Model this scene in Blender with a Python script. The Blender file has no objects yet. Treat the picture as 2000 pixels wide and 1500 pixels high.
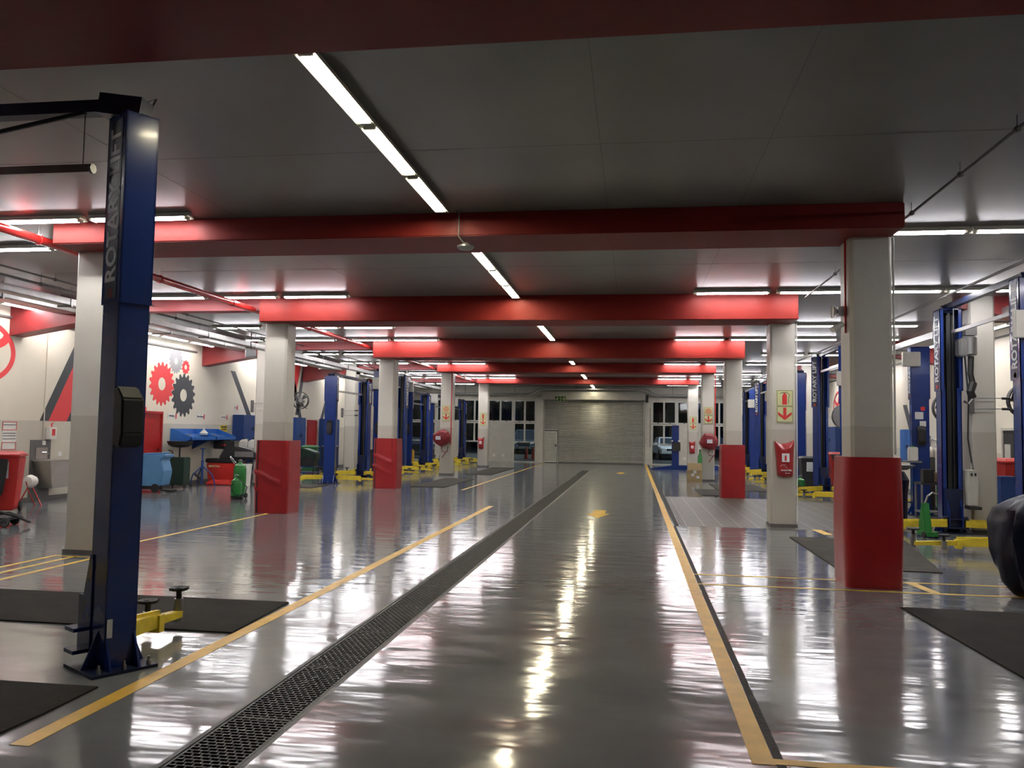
import bpy, bmesh, math, random
from mathutils import Matrix, Vector
random.seed(7)
C = bpy.context.scene.collection
PI = math.pi
# ------------------------------------------------------------------ camera, world, exposure
F, YAW, PIT, ROL = 1607.154, 0.147304942, 0.0582165871, 0.0156767576
def camera():
    fw = Vector((-math.sin(YAW), math.cos(YAW), 0)); rt = Vector((math.cos(YAW), math.sin(YAW), 0)); up = Vector((0, 0, 1))
    cp, sp = math.cos(PIT), math.sin(PIT)
    fw, up = fw*cp + up*sp, up*cp - fw*sp
    cr, sr = math.cos(ROL), math.sin(ROL)
    rt, up = rt*cr + up*sr, up*cr - rt*sr
    cd = bpy.data.cameras.new('camera'); co = bpy.data.objects.new('camera', cd); C.objects.link(co)
    cd.sensor_fit = 'HORIZONTAL'; cd.sensor_width = 36; cd.lens = F/2000*36; cd.clip_start = .05; cd.clip_end = 300
    m = Matrix((rt, up, -fw)).transposed().to_4x4(); m.translation = Vector((0, 0, 1.6)); co.matrix_world = m
    bpy.context.scene.camera = co
camera()
w = bpy.data.worlds.new('night'); bpy.context.scene.world = w; w.use_nodes = True
w.node_tree.nodes['Background'].inputs[0].default_value = (.012, .016, .028, 1)
w.node_tree.nodes['Background'].inputs[1].default_value = 1.0
vs = bpy.context.scene.view_settings
vs.view_transform = 'Standard'; vs.look = 'None'; vs.gamma = 1; vs.use_curve_mapping = False; vs.exposure = 1.22
TUBE_CENTRE, TUBE_BAY = 26.0, 26.0      # emission of the fluorescent tubes

# ------------------------------------------------------------------ materials
MC = {}
def mat(name, col, rough=.5, metal=0., bump=0., bscale=20., var=.06, vscale=4., emit=0., coat=0., spec=.5, trans=0.):
    if name in MC: return MC[name]
    m = bpy.data.materials.new(name); m.use_nodes = True; nt = m.node_tree; n = nt.nodes; L = nt.links
    b = n['Principled BSDF']
    b.inputs['Roughness'].default_value = rough; b.inputs['Metallic'].default_value = metal
    b.inputs['Specular IOR Level'].default_value = spec
    b.inputs['Coat Weight'].default_value = coat; b.inputs['Coat Roughness'].default_value = .1
    if trans: b.inputs['Transmission Weight'].default_value = trans
    tc = n.new('ShaderNodeTexCoord')
    if var:
        no = n.new('ShaderNodeTexNoise'); no.inputs['Scale'].default_value = vscale; no.inputs['Detail'].default_value = 4
        L.new(tc.outputs['Object'], no.inputs['Vector'])
        r = n.new('ShaderNodeValToRGB'); r.color_ramp.elements[0].position = .3; r.color_ramp.elements[1].position = .7
        r.color_ramp.elements[0].color = (*[c*(1-var) for c in col], 1); r.color_ramp.elements[1].color = (*[min(1, c*(1+var)) for c in col], 1)
        L.new(no.outputs['Fac'], r.inputs[0]); L.new(r.outputs[0], b.inputs['Base Color'])
    else: b.inputs['Base Color'].default_value = (*col, 1)
    if bump:
        n2 = n.new('ShaderNodeTexNoise'); n2.inputs['Scale'].default_value = bscale; n2.inputs['Detail'].default_value = 3
        L.new(tc.outputs['Object'], n2.inputs['Vector'])
        bp = n.new('ShaderNodeBump'); bp.inputs['Strength'].default_value = bump; bp.inputs['Distance'].default_value = .01
        L.new(n2.outputs['Fac'], bp.inputs['Height']); L.new(bp.outputs[0], b.inputs['Normal'])
    if emit:
        b.inputs['Emission Color'].default_value = (*col, 1); b.inputs['Emission Strength'].default_value = emit
    MC[name] = m; return m

def wall_paint(name, hi, lo, zsplit, rough=.55):
    m = mat(name, hi, rough, var=.03, vscale=1.2, bump=.15, bscale=60)
    nt = m.node_tree; n = nt.nodes; L = nt.links; b = n['Principled BSDF']
    g = n.new('ShaderNodeNewGeometry'); s = n.new('ShaderNodeSeparateXYZ'); L.new(g.outputs['Position'], s.inputs[0])
    c = n.new('ShaderNodeMath'); c.operation = 'GREATER_THAN'; c.inputs[1].default_value = zsplit; L.new(s.outputs['Z'], c.inputs[0])
    mx = n.new('ShaderNodeMix'); mx.data_type = 'RGBA'; mx.inputs[6].default_value = (*lo, 1)
    src = b.inputs['Base Color'].links[0].from_socket
    L.new(c.outputs[0], mx.inputs[0]); L.new(src, mx.inputs[7]); L.new(mx.outputs[2], b.inputs['Base Color'])
    return m

def floor_mat():
    m = bpy.data.materials.new('epoxy_floor'); m.use_nodes = True; nt = m.node_tree; n = nt.nodes; L = nt.links
    b = n['Principled BSDF']; tc = n.new('ShaderNodeTexCoord')
    n1 = n.new('ShaderNodeTexNoise'); n1.inputs['Scale'].default_value = .8; n1.inputs['Detail'].default_value = 6; n1.inputs['Roughness'].default_value = .6
    L.new(tc.outputs['Object'], n1.inputs['Vector'])
    r = n.new('ShaderNodeValToRGB'); r.color_ramp.elements[0].position = .3; r.color_ramp.elements[1].position = .75
    r.color_ramp.elements[0].color = (.165, .172, .182, 1); r.color_ramp.elements[1].color = (.24, .247, .255, 1)
    L.new(n1.outputs['Fac'], r.inputs[0]); L.new(r.outputs[0], b.inputs['Base Color'])
    b.inputs['Specular IOR Level'].default_value = .62
    # polish streaks run across the hall
    mp = n.new('ShaderNodeMapping'); mp.inputs['Scale'].default_value = (1.1, 3.2, 1); L.new(tc.outputs['Object'], mp.inputs[0])
    n2 = n.new('ShaderNodeTexNoise'); n2.inputs['Scale'].default_value = 1.6; n2.inputs['Detail'].default_value = 3; L.new(mp.outputs[0], n2.inputs['Vector'])
    rr = n.new('ShaderNodeMapRange'); rr.inputs[1].default_value = .3; rr.inputs[2].default_value = .7; rr.inputs[3].default_value = .07; rr.inputs[4].default_value = .15
    L.new(n2.outputs['Fac'], rr.inputs[0]); L.new(rr.outputs[0], b.inputs['Roughness'])
    mp2 = n.new('ShaderNodeMapping'); mp2.inputs['Scale'].default_value = (.7, 2.4, 1); L.new(tc.outputs['Object'], mp2.inputs[0])
    n3 = n.new('ShaderNodeTexNoise'); n3.inputs['Scale'].default_value = 2.0; n3.inputs['Detail'].default_value = 2.0; L.new(mp2.outputs[0], n3.inputs['Vector'])
    bp = n.new('ShaderNodeBump'); bp.inputs['Strength'].default_value = .42; bp.inputs['Distance'].default_value = .01
    L.new(n3.outputs['Fac'], bp.inputs['Height']); L.new(bp.outputs[0], b.inputs['Normal'])
    return m
def ceiling_mat():
    m = mat('ceiling_paint', (.175, .177, .168), .33, var=.10, vscale=.7, bump=.12, bscale=3.)
    return m

M = dict(
 floor=floor_mat(), ceil=ceiling_mat(),
 wall=wall_paint('wall_paint', (.74, .69, .57), (.56, .53, .44), 1.68),
 wallR=wall_paint('wall_paint_right', (.74, .69, .57), (.56, .53, .44), 1.3),
 pillar=wall_paint('pillar_paint', (.58, .56, .50), (.48, .455, .40), 1.72, .4),
 beam=mat('beam_red', (.20, .014, .010), .5, bump=.15, bscale=9, spec=.25),
 haunch=mat('haunch_red', (.26, .022, .024), .45),
 trim=mat('grey_trim', (.12, .115, .11), .5),
 red_pad=mat('red_vinyl', (.33, .012, .016), .33, bump=.5, bscale=3.5, coat=.2),
 line=mat('yellow_floor_paint', (.76, .46, .06), .42, spec=.35, var=.14, vscale=5),
 line_thin=mat('yellow_tape', (.76, .48, .07), .42, spec=.35, var=.15, vscale=7),
 joint_c=mat('ceiling_joint', (.14, .14, .13), .5),
 joint=mat('floor_joint', (.035, .03, .027), .75, bump=.8, bscale=30),
 tile=None,
 blue=mat('lift_blue', (.008, .032, .19), .22, var=.08, coat=.4),
 blue_dark=mat('lift_inner', (.006, .012, .05), .45),
 yellow=mat('lift_yellow', (.72, .55, .035), .4, var=.15, vscale=9),
 black=mat('black_rubber', (.018, .018, .018), .55),
 blackp=mat('black_plastic', (.022, .022, .024), .4),
 steel=mat('grey_steel', (.33, .33, .33), .35, metal=.8),
 chrome=mat('chrome', (.8, .8, .8), .12, metal=1.),
 galv=mat('galvanised_tray', (.42, .42, .41), .42, metal=.55, var=.15),
 white=mat('white_plastic', (.78, .77, .72), .4),
 offw=mat('offwhite_box', (.55, .54, .48), .45),
 letter=mat('white_lettering', (.72, .76, .78), .5, var=0),
 redl=mat('red_print', (.62, .03, .03), .5, var=0),
 darkp=mat('dark_print', (.045, .05, .06), .55, var=0),
 mured=mat('mural_red', (.70, .05, .055), .55, var=.03),
 mudark=mat('mural_charcoal', (.045, .05, .058), .55, var=.03),
 mugrey=mat('mural_grey', (.30, .30, .31), .55, var=.03),
 mat=mat('rubber_mat', (.022, .019, .016), .85, spec=.2, bump=.5, bscale=60, var=.2),
 matg=mat('worn_mat', (.045, .039, .032), .8, spec=.25, bump=.4, bscale=50, var=.25),
 sign=mat('glow_sign', (.62, .63, .33), .45, var=.02),
 green=mat('green_paint', (.012, .19, .03), .3, coat=.3),
 dgreen=mat('dark_green_paint', (.012, .04, .028), .45),
 binred=mat('bin_red', (.52, .025, .02), .42),
 bingreen=mat('bin_green', (.02, .12, .03), .5),
 binblack=mat('bin_black', (.025, .027, .03), .5),
 cab=mat('cabinet_blue', (.012, .05, .21), .4),
 shelf=mat('shelf_blue', (.02, .13, .45), .4),
 sky=mat('scrubber_blue', (.09, .25, .48), .45),
 doorred=mat('door_red', (.36, .012, .012), .4),
 pipe=mat('pipe_red', (.55, .025, .022), .25, coat=.3),
 frame=mat('window_frame', (.62, .62, .55), .4),
 panelw=mat('wall_panel', (.60, .575, .50), .5),
 shut=mat('shutter_steel', (.44, .43, .39), .36, metal=.35, var=.08),
 bag=mat('navy_cover', (.0035, .0055, .02), .4, bump=1.0, bscale=5., spec=.22),
 card=mat('cardboard', (.34, .25, .13), .7),
 sink=mat('sink_steel', (.5, .48, .45), .28, metal=.9),
 tread=mat('tyre', (.02, .02, .02), .7),
 reflector=mat('lamp_housing', (.8, .78, .68), .4, var=0),
 exitg=mat('exit_green', (.01, .07, .015), .5, var=0),
 asphalt=mat('asphalt', (.035, .033, .03), .8, bump=.5, bscale=40),
 leaf=mat('dark_foliage', (.03, .045, .02), .8, var=.4, vscale=2),
 carb=mat('car_paint_blue', (.16, .19, .25), .3, metal=.4, coat=.5),
 carw=mat('car_paint_white', (.72, .74, .78), .3, coat=.5),
 carglass=mat('car_glass', (.05, .06, .075), .1, var=0, coat=.5),
 yw=mat('warning_yellow', (.75, .6, .03), .5, var=0),
 yo=mat('yellow_plastic', (.62, .36, .03), .45),
 orange=mat('cone_orange', (.7, .08, .04), .5),
 hosec=mat('maroon_cover', (.22, .012, .02), .45, bump=.9, bscale=6.),
 grate=mat('grate_iron', (.11, .11, .105), .5, metal=.3, var=.2, vscale=15),
 pit=mat('channel_pit', (.008, .008, .008), .9, var=0),
)
def tile_mat():
    m = mat('workshop_tile', (.075, .066, .055), .45, spec=.3, var=.1, vscale=2); nt = m.node_tree; n = nt.nodes; L = nt.links; b = n['Principled BSDF']
    tc = n.new('ShaderNodeTexCoord'); s = n.new('ShaderNodeSeparateXYZ'); L.new(tc.outputs['Object'], s.inputs[0])
    def grid(sock, pitch, wd):
        a = n.new('ShaderNodeMath'); a.operation = 'MODULO'; a.inputs[1].default_value = pitch
        ab = n.new('ShaderNodeMath'); ab.operation = 'ABSOLUTE'; L.new(sock, ab.inputs[0]); L.new(ab.outputs[0], a.inputs[0])
        c = n.new('ShaderNodeMath'); c.operation = 'LESS_THAN'; c.inputs[1].default_value = wd; L.new(a.outputs[0], c.inputs[0]); return c.outputs[0]
    gx = grid(s.outputs['X'], .31, .012); gy = grid(s.outputs['Y'], .31, .004)
    mx = n.new('ShaderNodeMath'); mx.operation = 'MAXIMUM'; L.new(gx, mx.inputs[0]); L.new(gy, mx.inputs[1])
    mm = n.new('ShaderNodeMath'); mm.operation = 'MULTIPLY'; mm.inputs[1].default_value = .6; L.new(mx.outputs[0], mm.inputs[0])
    mi = n.new('ShaderNodeMix'); mi.data_type = 'RGBA'; mi.inputs[7].default_value = (.4, .38, .33, 1)
    src = b.inputs['Base Color'].links[0].from_socket
    L.new(mm.outputs[0], mi.inputs[0]); L.new(src, mi.inputs[6]); L.new(mi.outputs[2], b.inputs['Base Color']); return m
M['tile'] = tile_mat()
def glass_mat():
    m = bpy.data.materials.new('window_glass'); m.use_nodes = True; nt = m.node_tree; n = nt.nodes; L = nt.links
    t = n.new('ShaderNodeBsdfTransparent'); t.inputs[0].default_value = (.75, .8, .78, 1); g = n.new('ShaderNodeBsdfGlossy'); g.inputs['Roughness'].default_value = .03
    fr = n.new('ShaderNodeFresnel'); fr.inputs[0].default_value = 1.5; mx = n.new('ShaderNodeMixShader')
    L.new(fr.outputs[0], mx.inputs[0]); L.new(t.outputs[0], mx.inputs[1]); L.new(g.outputs[0], mx.inputs[2]); L.new(mx.outputs[0], n['Material Output'].inputs[0]); return m
M['glass'] = glass_mat()
M['tube_c'] = mat('tube_warm', (1., .93, .72), .5, var=0, emit=TUBE_CENTRE)
M['tube_b'] = mat('tube_cool', (.98, .96, 1.), .5, var=0, emit=TUBE_BAY)

# ------------------------------------------------------------------ mesh builder
class MB:
    def __init__(s): s.v = []; s.f = []
    def add(s, vs, fs):
        o = len(s.v); s.v += [tuple(a) for a in vs]; s.f += [tuple(i+o for i in q) for q in fs]; return s
    def box(s, x0, x1, y0, y1, z0, z1):
        return s.add([(x, y, z) for z in (z0, z1) for y in (y0, y1) for x in (x0, x1)],
                     [(0, 2, 3, 1), (4, 5, 7, 6), (0, 1, 5, 4), (2, 6, 7, 3), (0, 4, 6, 2), (1, 3, 7, 5)])
    def cbox(s, c, d, rz=0):
        n = MB().box(-d[0]/2, d[0]/2, -d[1]/2, d[1]/2, -d[2]/2, d[2]/2); m = Matrix.Translation(c) @ Matrix.Rotation(rz, 4, 'Z')
        return s.add([m @ Vector(v) for v in n.v], n.f)
    def taper(s, z0, z1, a, b):   # a, b = (x0,x1,y0,y1) at z0 and z1
        return s.add([(x, y, z) for z, q in ((z0, a), (z1, b)) for y in q[2:] for x in q[:2]],
                     [(0, 2, 3, 1), (4, 5, 7, 6), (0, 1, 5, 4), (2, 6, 7, 3), (0, 4, 6, 2), (1, 3, 7, 5)])
    def bar(s, p0, p1, w, h, up=(0, 0, 1), w1=None, h1=None):
        p0, p1 = Vector(p0), Vector(p1); d = (p1-p0).normalized(); u = Vector(up); r = d.cross(u)
        if r.length < 1e-4: r = d.cross(Vector((1, 0, 0)))
        r.normalize(); u = r.cross(d); w1 = w if w1 is None else w1; h1 = h if h1 is None else h1
        vs = []
        for p, ww, hh in ((p0, w, h), (p1, w1, h1)):
            for a, b in ((-1, -1), (1, -1), (1, 1), (-1, 1)): vs.append(p + r*a*ww/2 + u*b*hh/2)
        return s.add(vs, [(0, 3, 2, 1), (4, 5, 6, 7), (0, 1, 5, 4), (1, 2, 6, 5), (2, 3, 7, 6), (3, 0, 4, 7)])
    def tube(s, pts, r, seg=8, cap=True, rs=None):
        pts = [Vector(p) for p in pts]; o = len(s.v); n = len(pts); prev = None
        for i, p in enumerate(pts):
            d = (pts[min(i+1, n-1)] - pts[max(i-1, 0)]).normalized()
            if prev is None:
                a = d.cross(Vector((0, 0, 1))); a = a if a.length > 1e-3 else d.cross(Vector((1, 0, 0)))
            else: a = prev - d*prev.dot(d)
            a.normalize(); prev = a; b = d.cross(a); rr = rs[i] if rs else r
            for k in range(seg):
                t = 2*PI*k/seg; s.v.append(tuple(p + a*math.cos(t)*rr + b*math.sin(t)*rr))
        for i in range(n-1):
            for k in range(seg):
                q = o+i*seg; s.f.append((q+k, q+(k+1) % seg, q+seg+(k+1) % seg, q+seg+k))
        if cap: s.f.append(tuple(o+k for k in range(seg))[::-1]); s.f.append(tuple(o+(n-1)*seg+k for k in range(seg)))
        return s
    def lathe(s, prof, c=(0, 0, 0), seg=20, axis='Z'):
        o = len(s.v)
        for r, z in prof:
            for k in range(seg):
                t = 2*PI*k/seg; x, y = r*math.cos(t), r*math.sin(t)
                p = {'Z': (x, y, z), 'X': (z, x, y), 'Y': (x, z, y)}[axis]; s.v.append((p[0]+c[0], p[1]+c[1], p[2]+c[2]))
        for i in range(len(prof)-1):
            for k in range(seg):
                q = o+i*seg; s.f.append((q+k, q+(k+1) % seg, q+seg+(k+1) % seg, q+seg+k))
        s.f.append(tuple(o+k for k in range(seg))[::-1]); s.f.append(tuple(o+(len(prof)-1)*seg+k for k in range(seg))); return s
    def prism(s, poly, plane, a, b):   # poly in 2-D; plane 'x': (y,z) extruded x=a..b ; 'y': (x,z) ; 'z': (x,y)
        P = {'x': lambda q, t: (t, q[0], q[1]), 'y': lambda q, t: (q[0], t, q[1]), 'z': lambda q, t: (q[0], q[1], t)}[plane]
        n = len(poly); o = len(s.v); s.v += [P(q, a) for q in poly] + [P(q, b) for q in poly]
        s.f.append(tuple(range(o, o+n))); s.f.append(tuple(range(o+n, o+2*n))[::-1])
        for i in range(n): s.f.append((o+i, o+(i+1) % n, o+n+(i+1) % n, o+n+i))
        return s
    def ring(s, outer, inner, plane, a, b):   # two equal-length loops
        P = {'x': lambda q, t: (t, q[0], q[1]), 'y': lambda q, t: (q[0], t, q[1]), 'z': lambda q, t: (q[0], q[1], t)}[plane]
        n = len(outer); o = len(s.v)
        for t in (a, b): s.v += [P(q, t) for q in outer] + [P(q, t) for q in inner]
        for i in range(n):
            j = (i+1) % n
            s.f += [(o+i, o+j, o+n+j, o+n+i), (o+2*n+i, o+3*n+i, o+3*n+j, o+2*n+j), (o+i, o+2*n+i, o+2*n+j, o+j), (o+n+i, o+n+j, o+3*n+j, o+3*n+i)]
        return s
    def build(s, name, m, parent=None, smooth=False, bevel=0, subd=0):
        me = bpy.data.meshes.new(name); me.from_pydata(s.v, [], s.f)
        bm = bmesh.new(); bm.from_mesh(me); bmesh.ops.recalc_face_normals(bm, faces=bm.faces)
        if bevel: bmesh.ops.bevel(bm, geom=bm.edges[:], offset=bevel, segments=2, affect='EDGES', clamp_overlap=True)
        bm.to_mesh(me); bm.free()
        me.materials.append(M[m] if isinstance(m, str) else m)
        if smooth:
            for p in me.polygons: p.use_smooth = True
            try: me.set_sharp_from_angle(angle=math.radians(40))
            except Exception: pass
        o = bpy.data.objects.new(name, me); C.objects.link(o)
        if parent: o.parent = parent
        return o
def tag(o, label=None, cat=None, group=None, kind=None):
    if label: o['label'] = label
    if cat: o['category'] = cat
    if group: o['group'] = group
    if kind: o['kind'] = kind
    return o
def thing(name, label, cat, loc=(0, 0, 0), rz=0, group=None):
    o = bpy.data.objects.new(name, None); C.objects.link(o); o.location = loc; o.rotation_euler = (0, 0, rz); o.empty_display_size = .1
    return tag(o, label, cat, group)
def struct(o): o['kind'] = 'structure'; return o
def kids(o): return [c for c in C.objects if c.parent == o]
def dup(root, loc=None, rz=None, label=None, group=None):
    def cp(o, par):
        c = o.copy(); C.objects.link(c); c.parent = par
        for k in CH.get(o.name, []): cp(bpy.data.objects[k], c)
        return c
    CH = {}
    for o in C.objects:
        if o.parent: CH.setdefault(o.parent.name, []).append(o.name)
    r = cp(root, None)
    if loc is not None: r.location = loc
    if rz is not None: r.rotation_euler = (0, 0, rz)
    if label: r['label'] = label
    if group: r['group'] = group
    return r
def text(body, size, m, parent, mtx, name='lettering', ext=.002, align='CENTER', sx=1.):
    cu = bpy.data.curves.new('t', 'FONT'); cu.body = body; cu.size = size; cu.extrude = ext; cu.align_x = align; cu.align_y = 'CENTER'; cu.resolution_u = 3
    cu.offset = size*.028
    to = bpy.data.objects.new('t', cu); C.objects.link(to)
    dg = bpy.context.evaluated_depsgraph_get(); me = bpy.data.meshes.new_from_object(to.evaluated_get(dg))
    bpy.data.objects.remove(to); me.name = name
    me.transform(mtx @ Matrix.Diagonal((sx, 1, 1, 1))); me.materials.clear(); me.materials.append(M[m])
    o = bpy.data.objects.new(name, me); C.objects.link(o); o.parent = parent; return o
def face_mtx(o, right, up):   # text local x->right, y->up
    r, u = Vector(right).normalized(), Vector(up).normalized(); n = r.cross(u)
    m = Matrix((r, u, n)).transposed().to_4x4(); m.translation = Vector(o); return m

# ------------------------------------------------------------------ the setting
ZC = 4.06
XL, XR, Y0, Y1 = -12.3, 8.1, -7.0, 44.0
gx0, gx1, gy0, gy1 = -2.20, -1.83, 2.4, 35.4
fl = MB()
def quad(mb, x0, x1, y0, y1, z): mb.add([(x0, y0, z), (x1, y0, z), (x1, y1, z), (x0, y1, z)], [(0, 1, 2, 3)])
quad(fl, XL, gx0, Y0, Y1, 0); quad(fl, gx1, XR, Y0, Y1, 0); quad(fl, gx0, gx1, Y0, gy0, 0); quad(fl, gx0, gx1, gy1, Y1, 0)
floor = struct(fl.build('floor', 'floor'))
MB().box(gx0-.02, gx1+.02, gy0-.02, gy1+.02, -.32, -.30).box(gx0-.02, gx0, gy0, gy1, -.3, 0).box(gx1, gx1+.02, gy0, gy1, -.3, 0).box(gx0, gx1, gy0-.02, gy0, -.3, 0).box(gx0, gx1, gy1, gy1+.02, -.3, 0).build('drain_channel', 'pit', floor)
def fline(x0, x1, y0, y1, m='line', name='painted_line'):
    return MB().box(x0, x1, y0, y1, .0005, .0025).build(name, m, floor)
fline(-3.075, -2.965, 3.8, 17.6); fline(-4.64, -4.57, 22.1, 43.6); fline(.585, .695, 4.25, 43.6)
fline(.695, 8.0, 4.26, 4.33); fline(.70, 2.3, 9.755, 9.805, 'line_thin'); fline(2.86, 8.0, 9.755, 9.805, 'line_thin'); fline(.70, 8.0, 9.13, 9.185, 'line_thin')
fline(-6.81, -6.75, 10.6, 14.7, 'line_thin'); fline(-7.03, -6.97, 6.5, 9.3, 'line_thin'); fline(-6.77, -6.71, 6.5, 9.3, 'line_thin'); fline(-6.47, -6.41, 6.5, 9.3, 'line_thin'); fline(-6.98, -6.46, 9.24, 9.28, 'line_thin')
MB().add([(2.98, 9.75, .002), (3.10, 9.75, .002), (3.16, 9.2, .002), (3.06, 9.2, .002)], [(0, 1, 2, 3)]).build('painted_line', 'line_thin', floor)
MB().add([(3.04, 14.9, .002), (3.2, 14.9, .002), (3.24, 14.2, .002), (3.1, 14.2, .002)], [(0, 1, 2, 3)]).build('painted_line', 'line_thin', floor)
def arrow(cx, y0, y1, wd):
    t = y0 + (y1-y0)*.52; a = wd*.27
    MB().prism([(cx, y0), (cx+wd/2, t), (cx+a, t), (cx+a, y1), (cx-a, y1), (cx-a, t), (cx-wd/2, t)], 'z', .0005, .0025).build('painted_arrow', 'line', floor)
arrow(-.68, 15.75, 17.35, .46); arrow(-.5, 33.0, 34.6, .42)
MB().box(.70, .745, 3.2, 14.8, .0004, .002).build('floor_joint', 'joint', floor)
MB().box(.72, .80, 14.8, 43.6, .0004, .002).build('floor_joint', 'joint', floor)
MB().box(.82, 8.05, 14.84, 21.7, .0003, .0012).build('tiled_floor', 'tile', floor)
struct(MB().box(XL-.2, XR+.2, Y0-.2, Y1+.2, ZC, ZC+.2).build('ceiling', 'ceil'))
jt = MB()
for y in (6.9, 12.0, 18.2): jt.box(XL, XR, y, y+.012, ZC-.001, ZC+.001)
for x in (-4.6, -.3, 1.1): jt.box(x, x+.008, 4.6, 14.0, ZC-.001, ZC+.001)
tag(jt.build('ceiling_joint', 'joint_c', bpy.data.objects['ceiling']))
struct(MB().box(XL-.2, XL, Y0-.2, Y1+.2, 0, ZC).build('wall_left', 'wall'))
struct(MB().box(XR, XR+.2, Y0-.2, Y1+.2, 0, ZC).build('wall_right', 'wallR'))
struct(MB().box(XL, XR, Y0-.2, Y0, 0, ZC).build('wall_back', 'wall'))
struct(MB().box(XL, XL+.015, Y0, Y1, 0, .1).build('baseboard_left', 'trim'))
struct(MB().box(XR-.015, XR, Y0, Y1, 0, .1).build('baseboard_right', 'trim'))
struct(MB().box(XL, XL+.05, Y0, 21.7, 3.70, 3.74).build('trim_1', 'trim'))
struct(MB().box(XR-.05, XR, Y0, 43.9, 3.86, 3.9).build('trim_2', 'trim'))
# beams
BX0, BX1 = -7.0, 2.78
beams = [(3.55, 4.45, 3.78, -9.5, 8.0), (8.95, 9.82, 3.79, BX0, BX1), (14.55, 15.35, 3.60, BX0, BX1), (21.4, 22.35, 3.55, BX0, BX1), (28.8, 29.85, 3.72, BX0, BX1), (36.4, 37.3, 3.77, BX0, BX1)]
bl = ['nearest overhead red beam above the foreground', 'second red ceiling beam, crossing behind the long centre light strip', 'third red ceiling beam, brightly lit at both ends', 'fourth red ceiling beam, over the second pair of padded pillars', 'fifth red ceiling beam, over the pillars with hose reels', 'farthest red ceiling beam before the roller shutter']
for (y0, y1, z0, x0, x1), lb in zip(beams, bl):
    o = struct(MB().box(x0, x1, y0, y1, z0, ZC).build('ceiling_beam', 'beam', bevel=.012)); tag(o, lb, 'beam')
# pillars
PW = .45
pil = [('left', -7.0, 9.4, 3.79), ('left', -7.0, 14.82, 3.6), ('left', -7.0, 21.97, 3.55), ('left', -7.0, 29.4, 3.72), ('left', -7.0, 36.8, 3.77),
       ('right', 2.33, 9.36, 3.79), ('right', 2.40, 15.12, 3.6), ('right', 2.33, 21.82, 3.55), ('right', 2.34, 29.3, 3.72), ('right', 2.34, 36.6, 3.77)]
plab = ['square white pillar right behind the foreground blue lift post', 'white pillar rising from the wrinkled red pad on the left', 'white pillar above the farther left red pad', 'white pillar carrying the left hose reel cover', 'farthest left white pillar with a bagged extinguisher',
        'big white pillar above the nearest right red pad', 'white pillar with the extinguisher sign, without a pad', 'white pillar above the farther right red pad', 'white pillar carrying the right hose reel cover', 'farthest right white pillar behind the cardboard box']
def shaft(x, y, wd, dp, h, c=.035):
    return MB().prism([(x+c, y), (x+wd-c, y), (x+wd, y+c), (x+wd, y+dp-c), (x+wd-c, y+dp), (x+c, y+dp), (x, y+dp-c), (x, y+c)], 'z', 0, h)
for (sd, x, y, h), lb in zip(pil, plab):
    o = struct(shaft(x, y, PW if sd == 'left' else .44, PW, h).build('pillar', 'pillar')); tag(o, lb, 'pillar')
    MB().box(x-.006, x+.456, y-.006, y+.456, .0, .06).build('pillar_skirting', 'trim', o)
oc = [('left', 14.6), ('left', 22.0), ('left', 29.3), ('left', 36.8), ('right', 15.08), ('right', 22.1), ('right', 29.4), ('right', 36.8), ('right', 9.0), ('left', 9.0)]
for sd, y in oc:
    x = -10.62 if sd == 'left' else 5.70
    o = struct(shaft(x, y, .42, .42, ZC).build('bay_column', 'pillar')); tag(o, f'white {sd} bay column behind the lifts, beside the {"haunched red beam" if sd == "left" else "workshop clutter"}', 'column')
    MB().box(x-.006, x+.426, y-.006, y+.426, 0, .06).build('column_skirting', 'trim', o)
    if sd == 'left' and y > 10:
        struct(tag(MB().prism([(XL, 3.36), (XL, ZC), (-10.2, ZC), (-10.2, 3.66), (-10.55, 3.66)], 'y', y+.05, y+.45).build('haunched_beam', 'haunch'), f'red haunched beam from the left wall, {"nearest" if y < 15 else "above the blue cabinet" if y < 23 else "far down the bay"}', 'beam'))
        struct(tag(MB().box(-10.2, BX0, y+.15, y+.45, 3.84, ZC).build('bay_beam', 'haunch'), 'thin dark red beam across the left bay', 'beam'))
    if sd == 'right' and y > 10:
        struct(tag(MB().prism([(XR, 3.4), (XR, ZC), (5.6, ZC), (5.6, 3.86)], 'y', y+.05, y+.45).build('haunched_beam', 'haunch'), 'red haunched beam from the right wall', 'beam'))

# ------------------------------------------------------------------ fluorescent lights
LL = 1.27
def make_light(label, tube, group, wings=True):
    t = thing('fluorescent_light', label, 'light', (0, 0, 0), 0, group)      # runs along local X, centred, top at z=0
    if not wings: MB().prism([(-.03, 0), (.03, 0), (.05, -.03), (.085, -.056), (.082, -.058), (.046, -.036), (-.046, -.036), (-.082, -.058), (-.085, -.056), (-.05, -.03)], 'x', -LL/2, LL/2).build('housing', 'reflector', t)
    else: MB().prism([(-.035, 0), (.035, 0), (.045, -.04), (.075, -.075), (.07, -.075), (.035, -.045), (-.035, -.045), (-.07, -.075), (-.075, -.075), (-.045, -.04)], 'x', -LL/2, LL/2).build('housing', 'reflector', t)
    for s in (-1, 1):
        MB().tube([(-LL/2+.05, s*.027, -.062), (LL/2-.05, s*.027, -.062)], .0135, 6).build('tube', tube, t)
        MB().box(s*(LL/2-.045)-.012, s*(LL/2-.045)+.012, -.05, .05, -.078, -.04).build('lamp_holder', 'offw', t)
    return t
lightC = make_light('fluorescent batten in the centre ceiling strip', 'tube_c', 'centre strip battens')
lightB = make_light('fluorescent batten', 'tube_b', 'bay battens', False); used = {}
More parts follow.
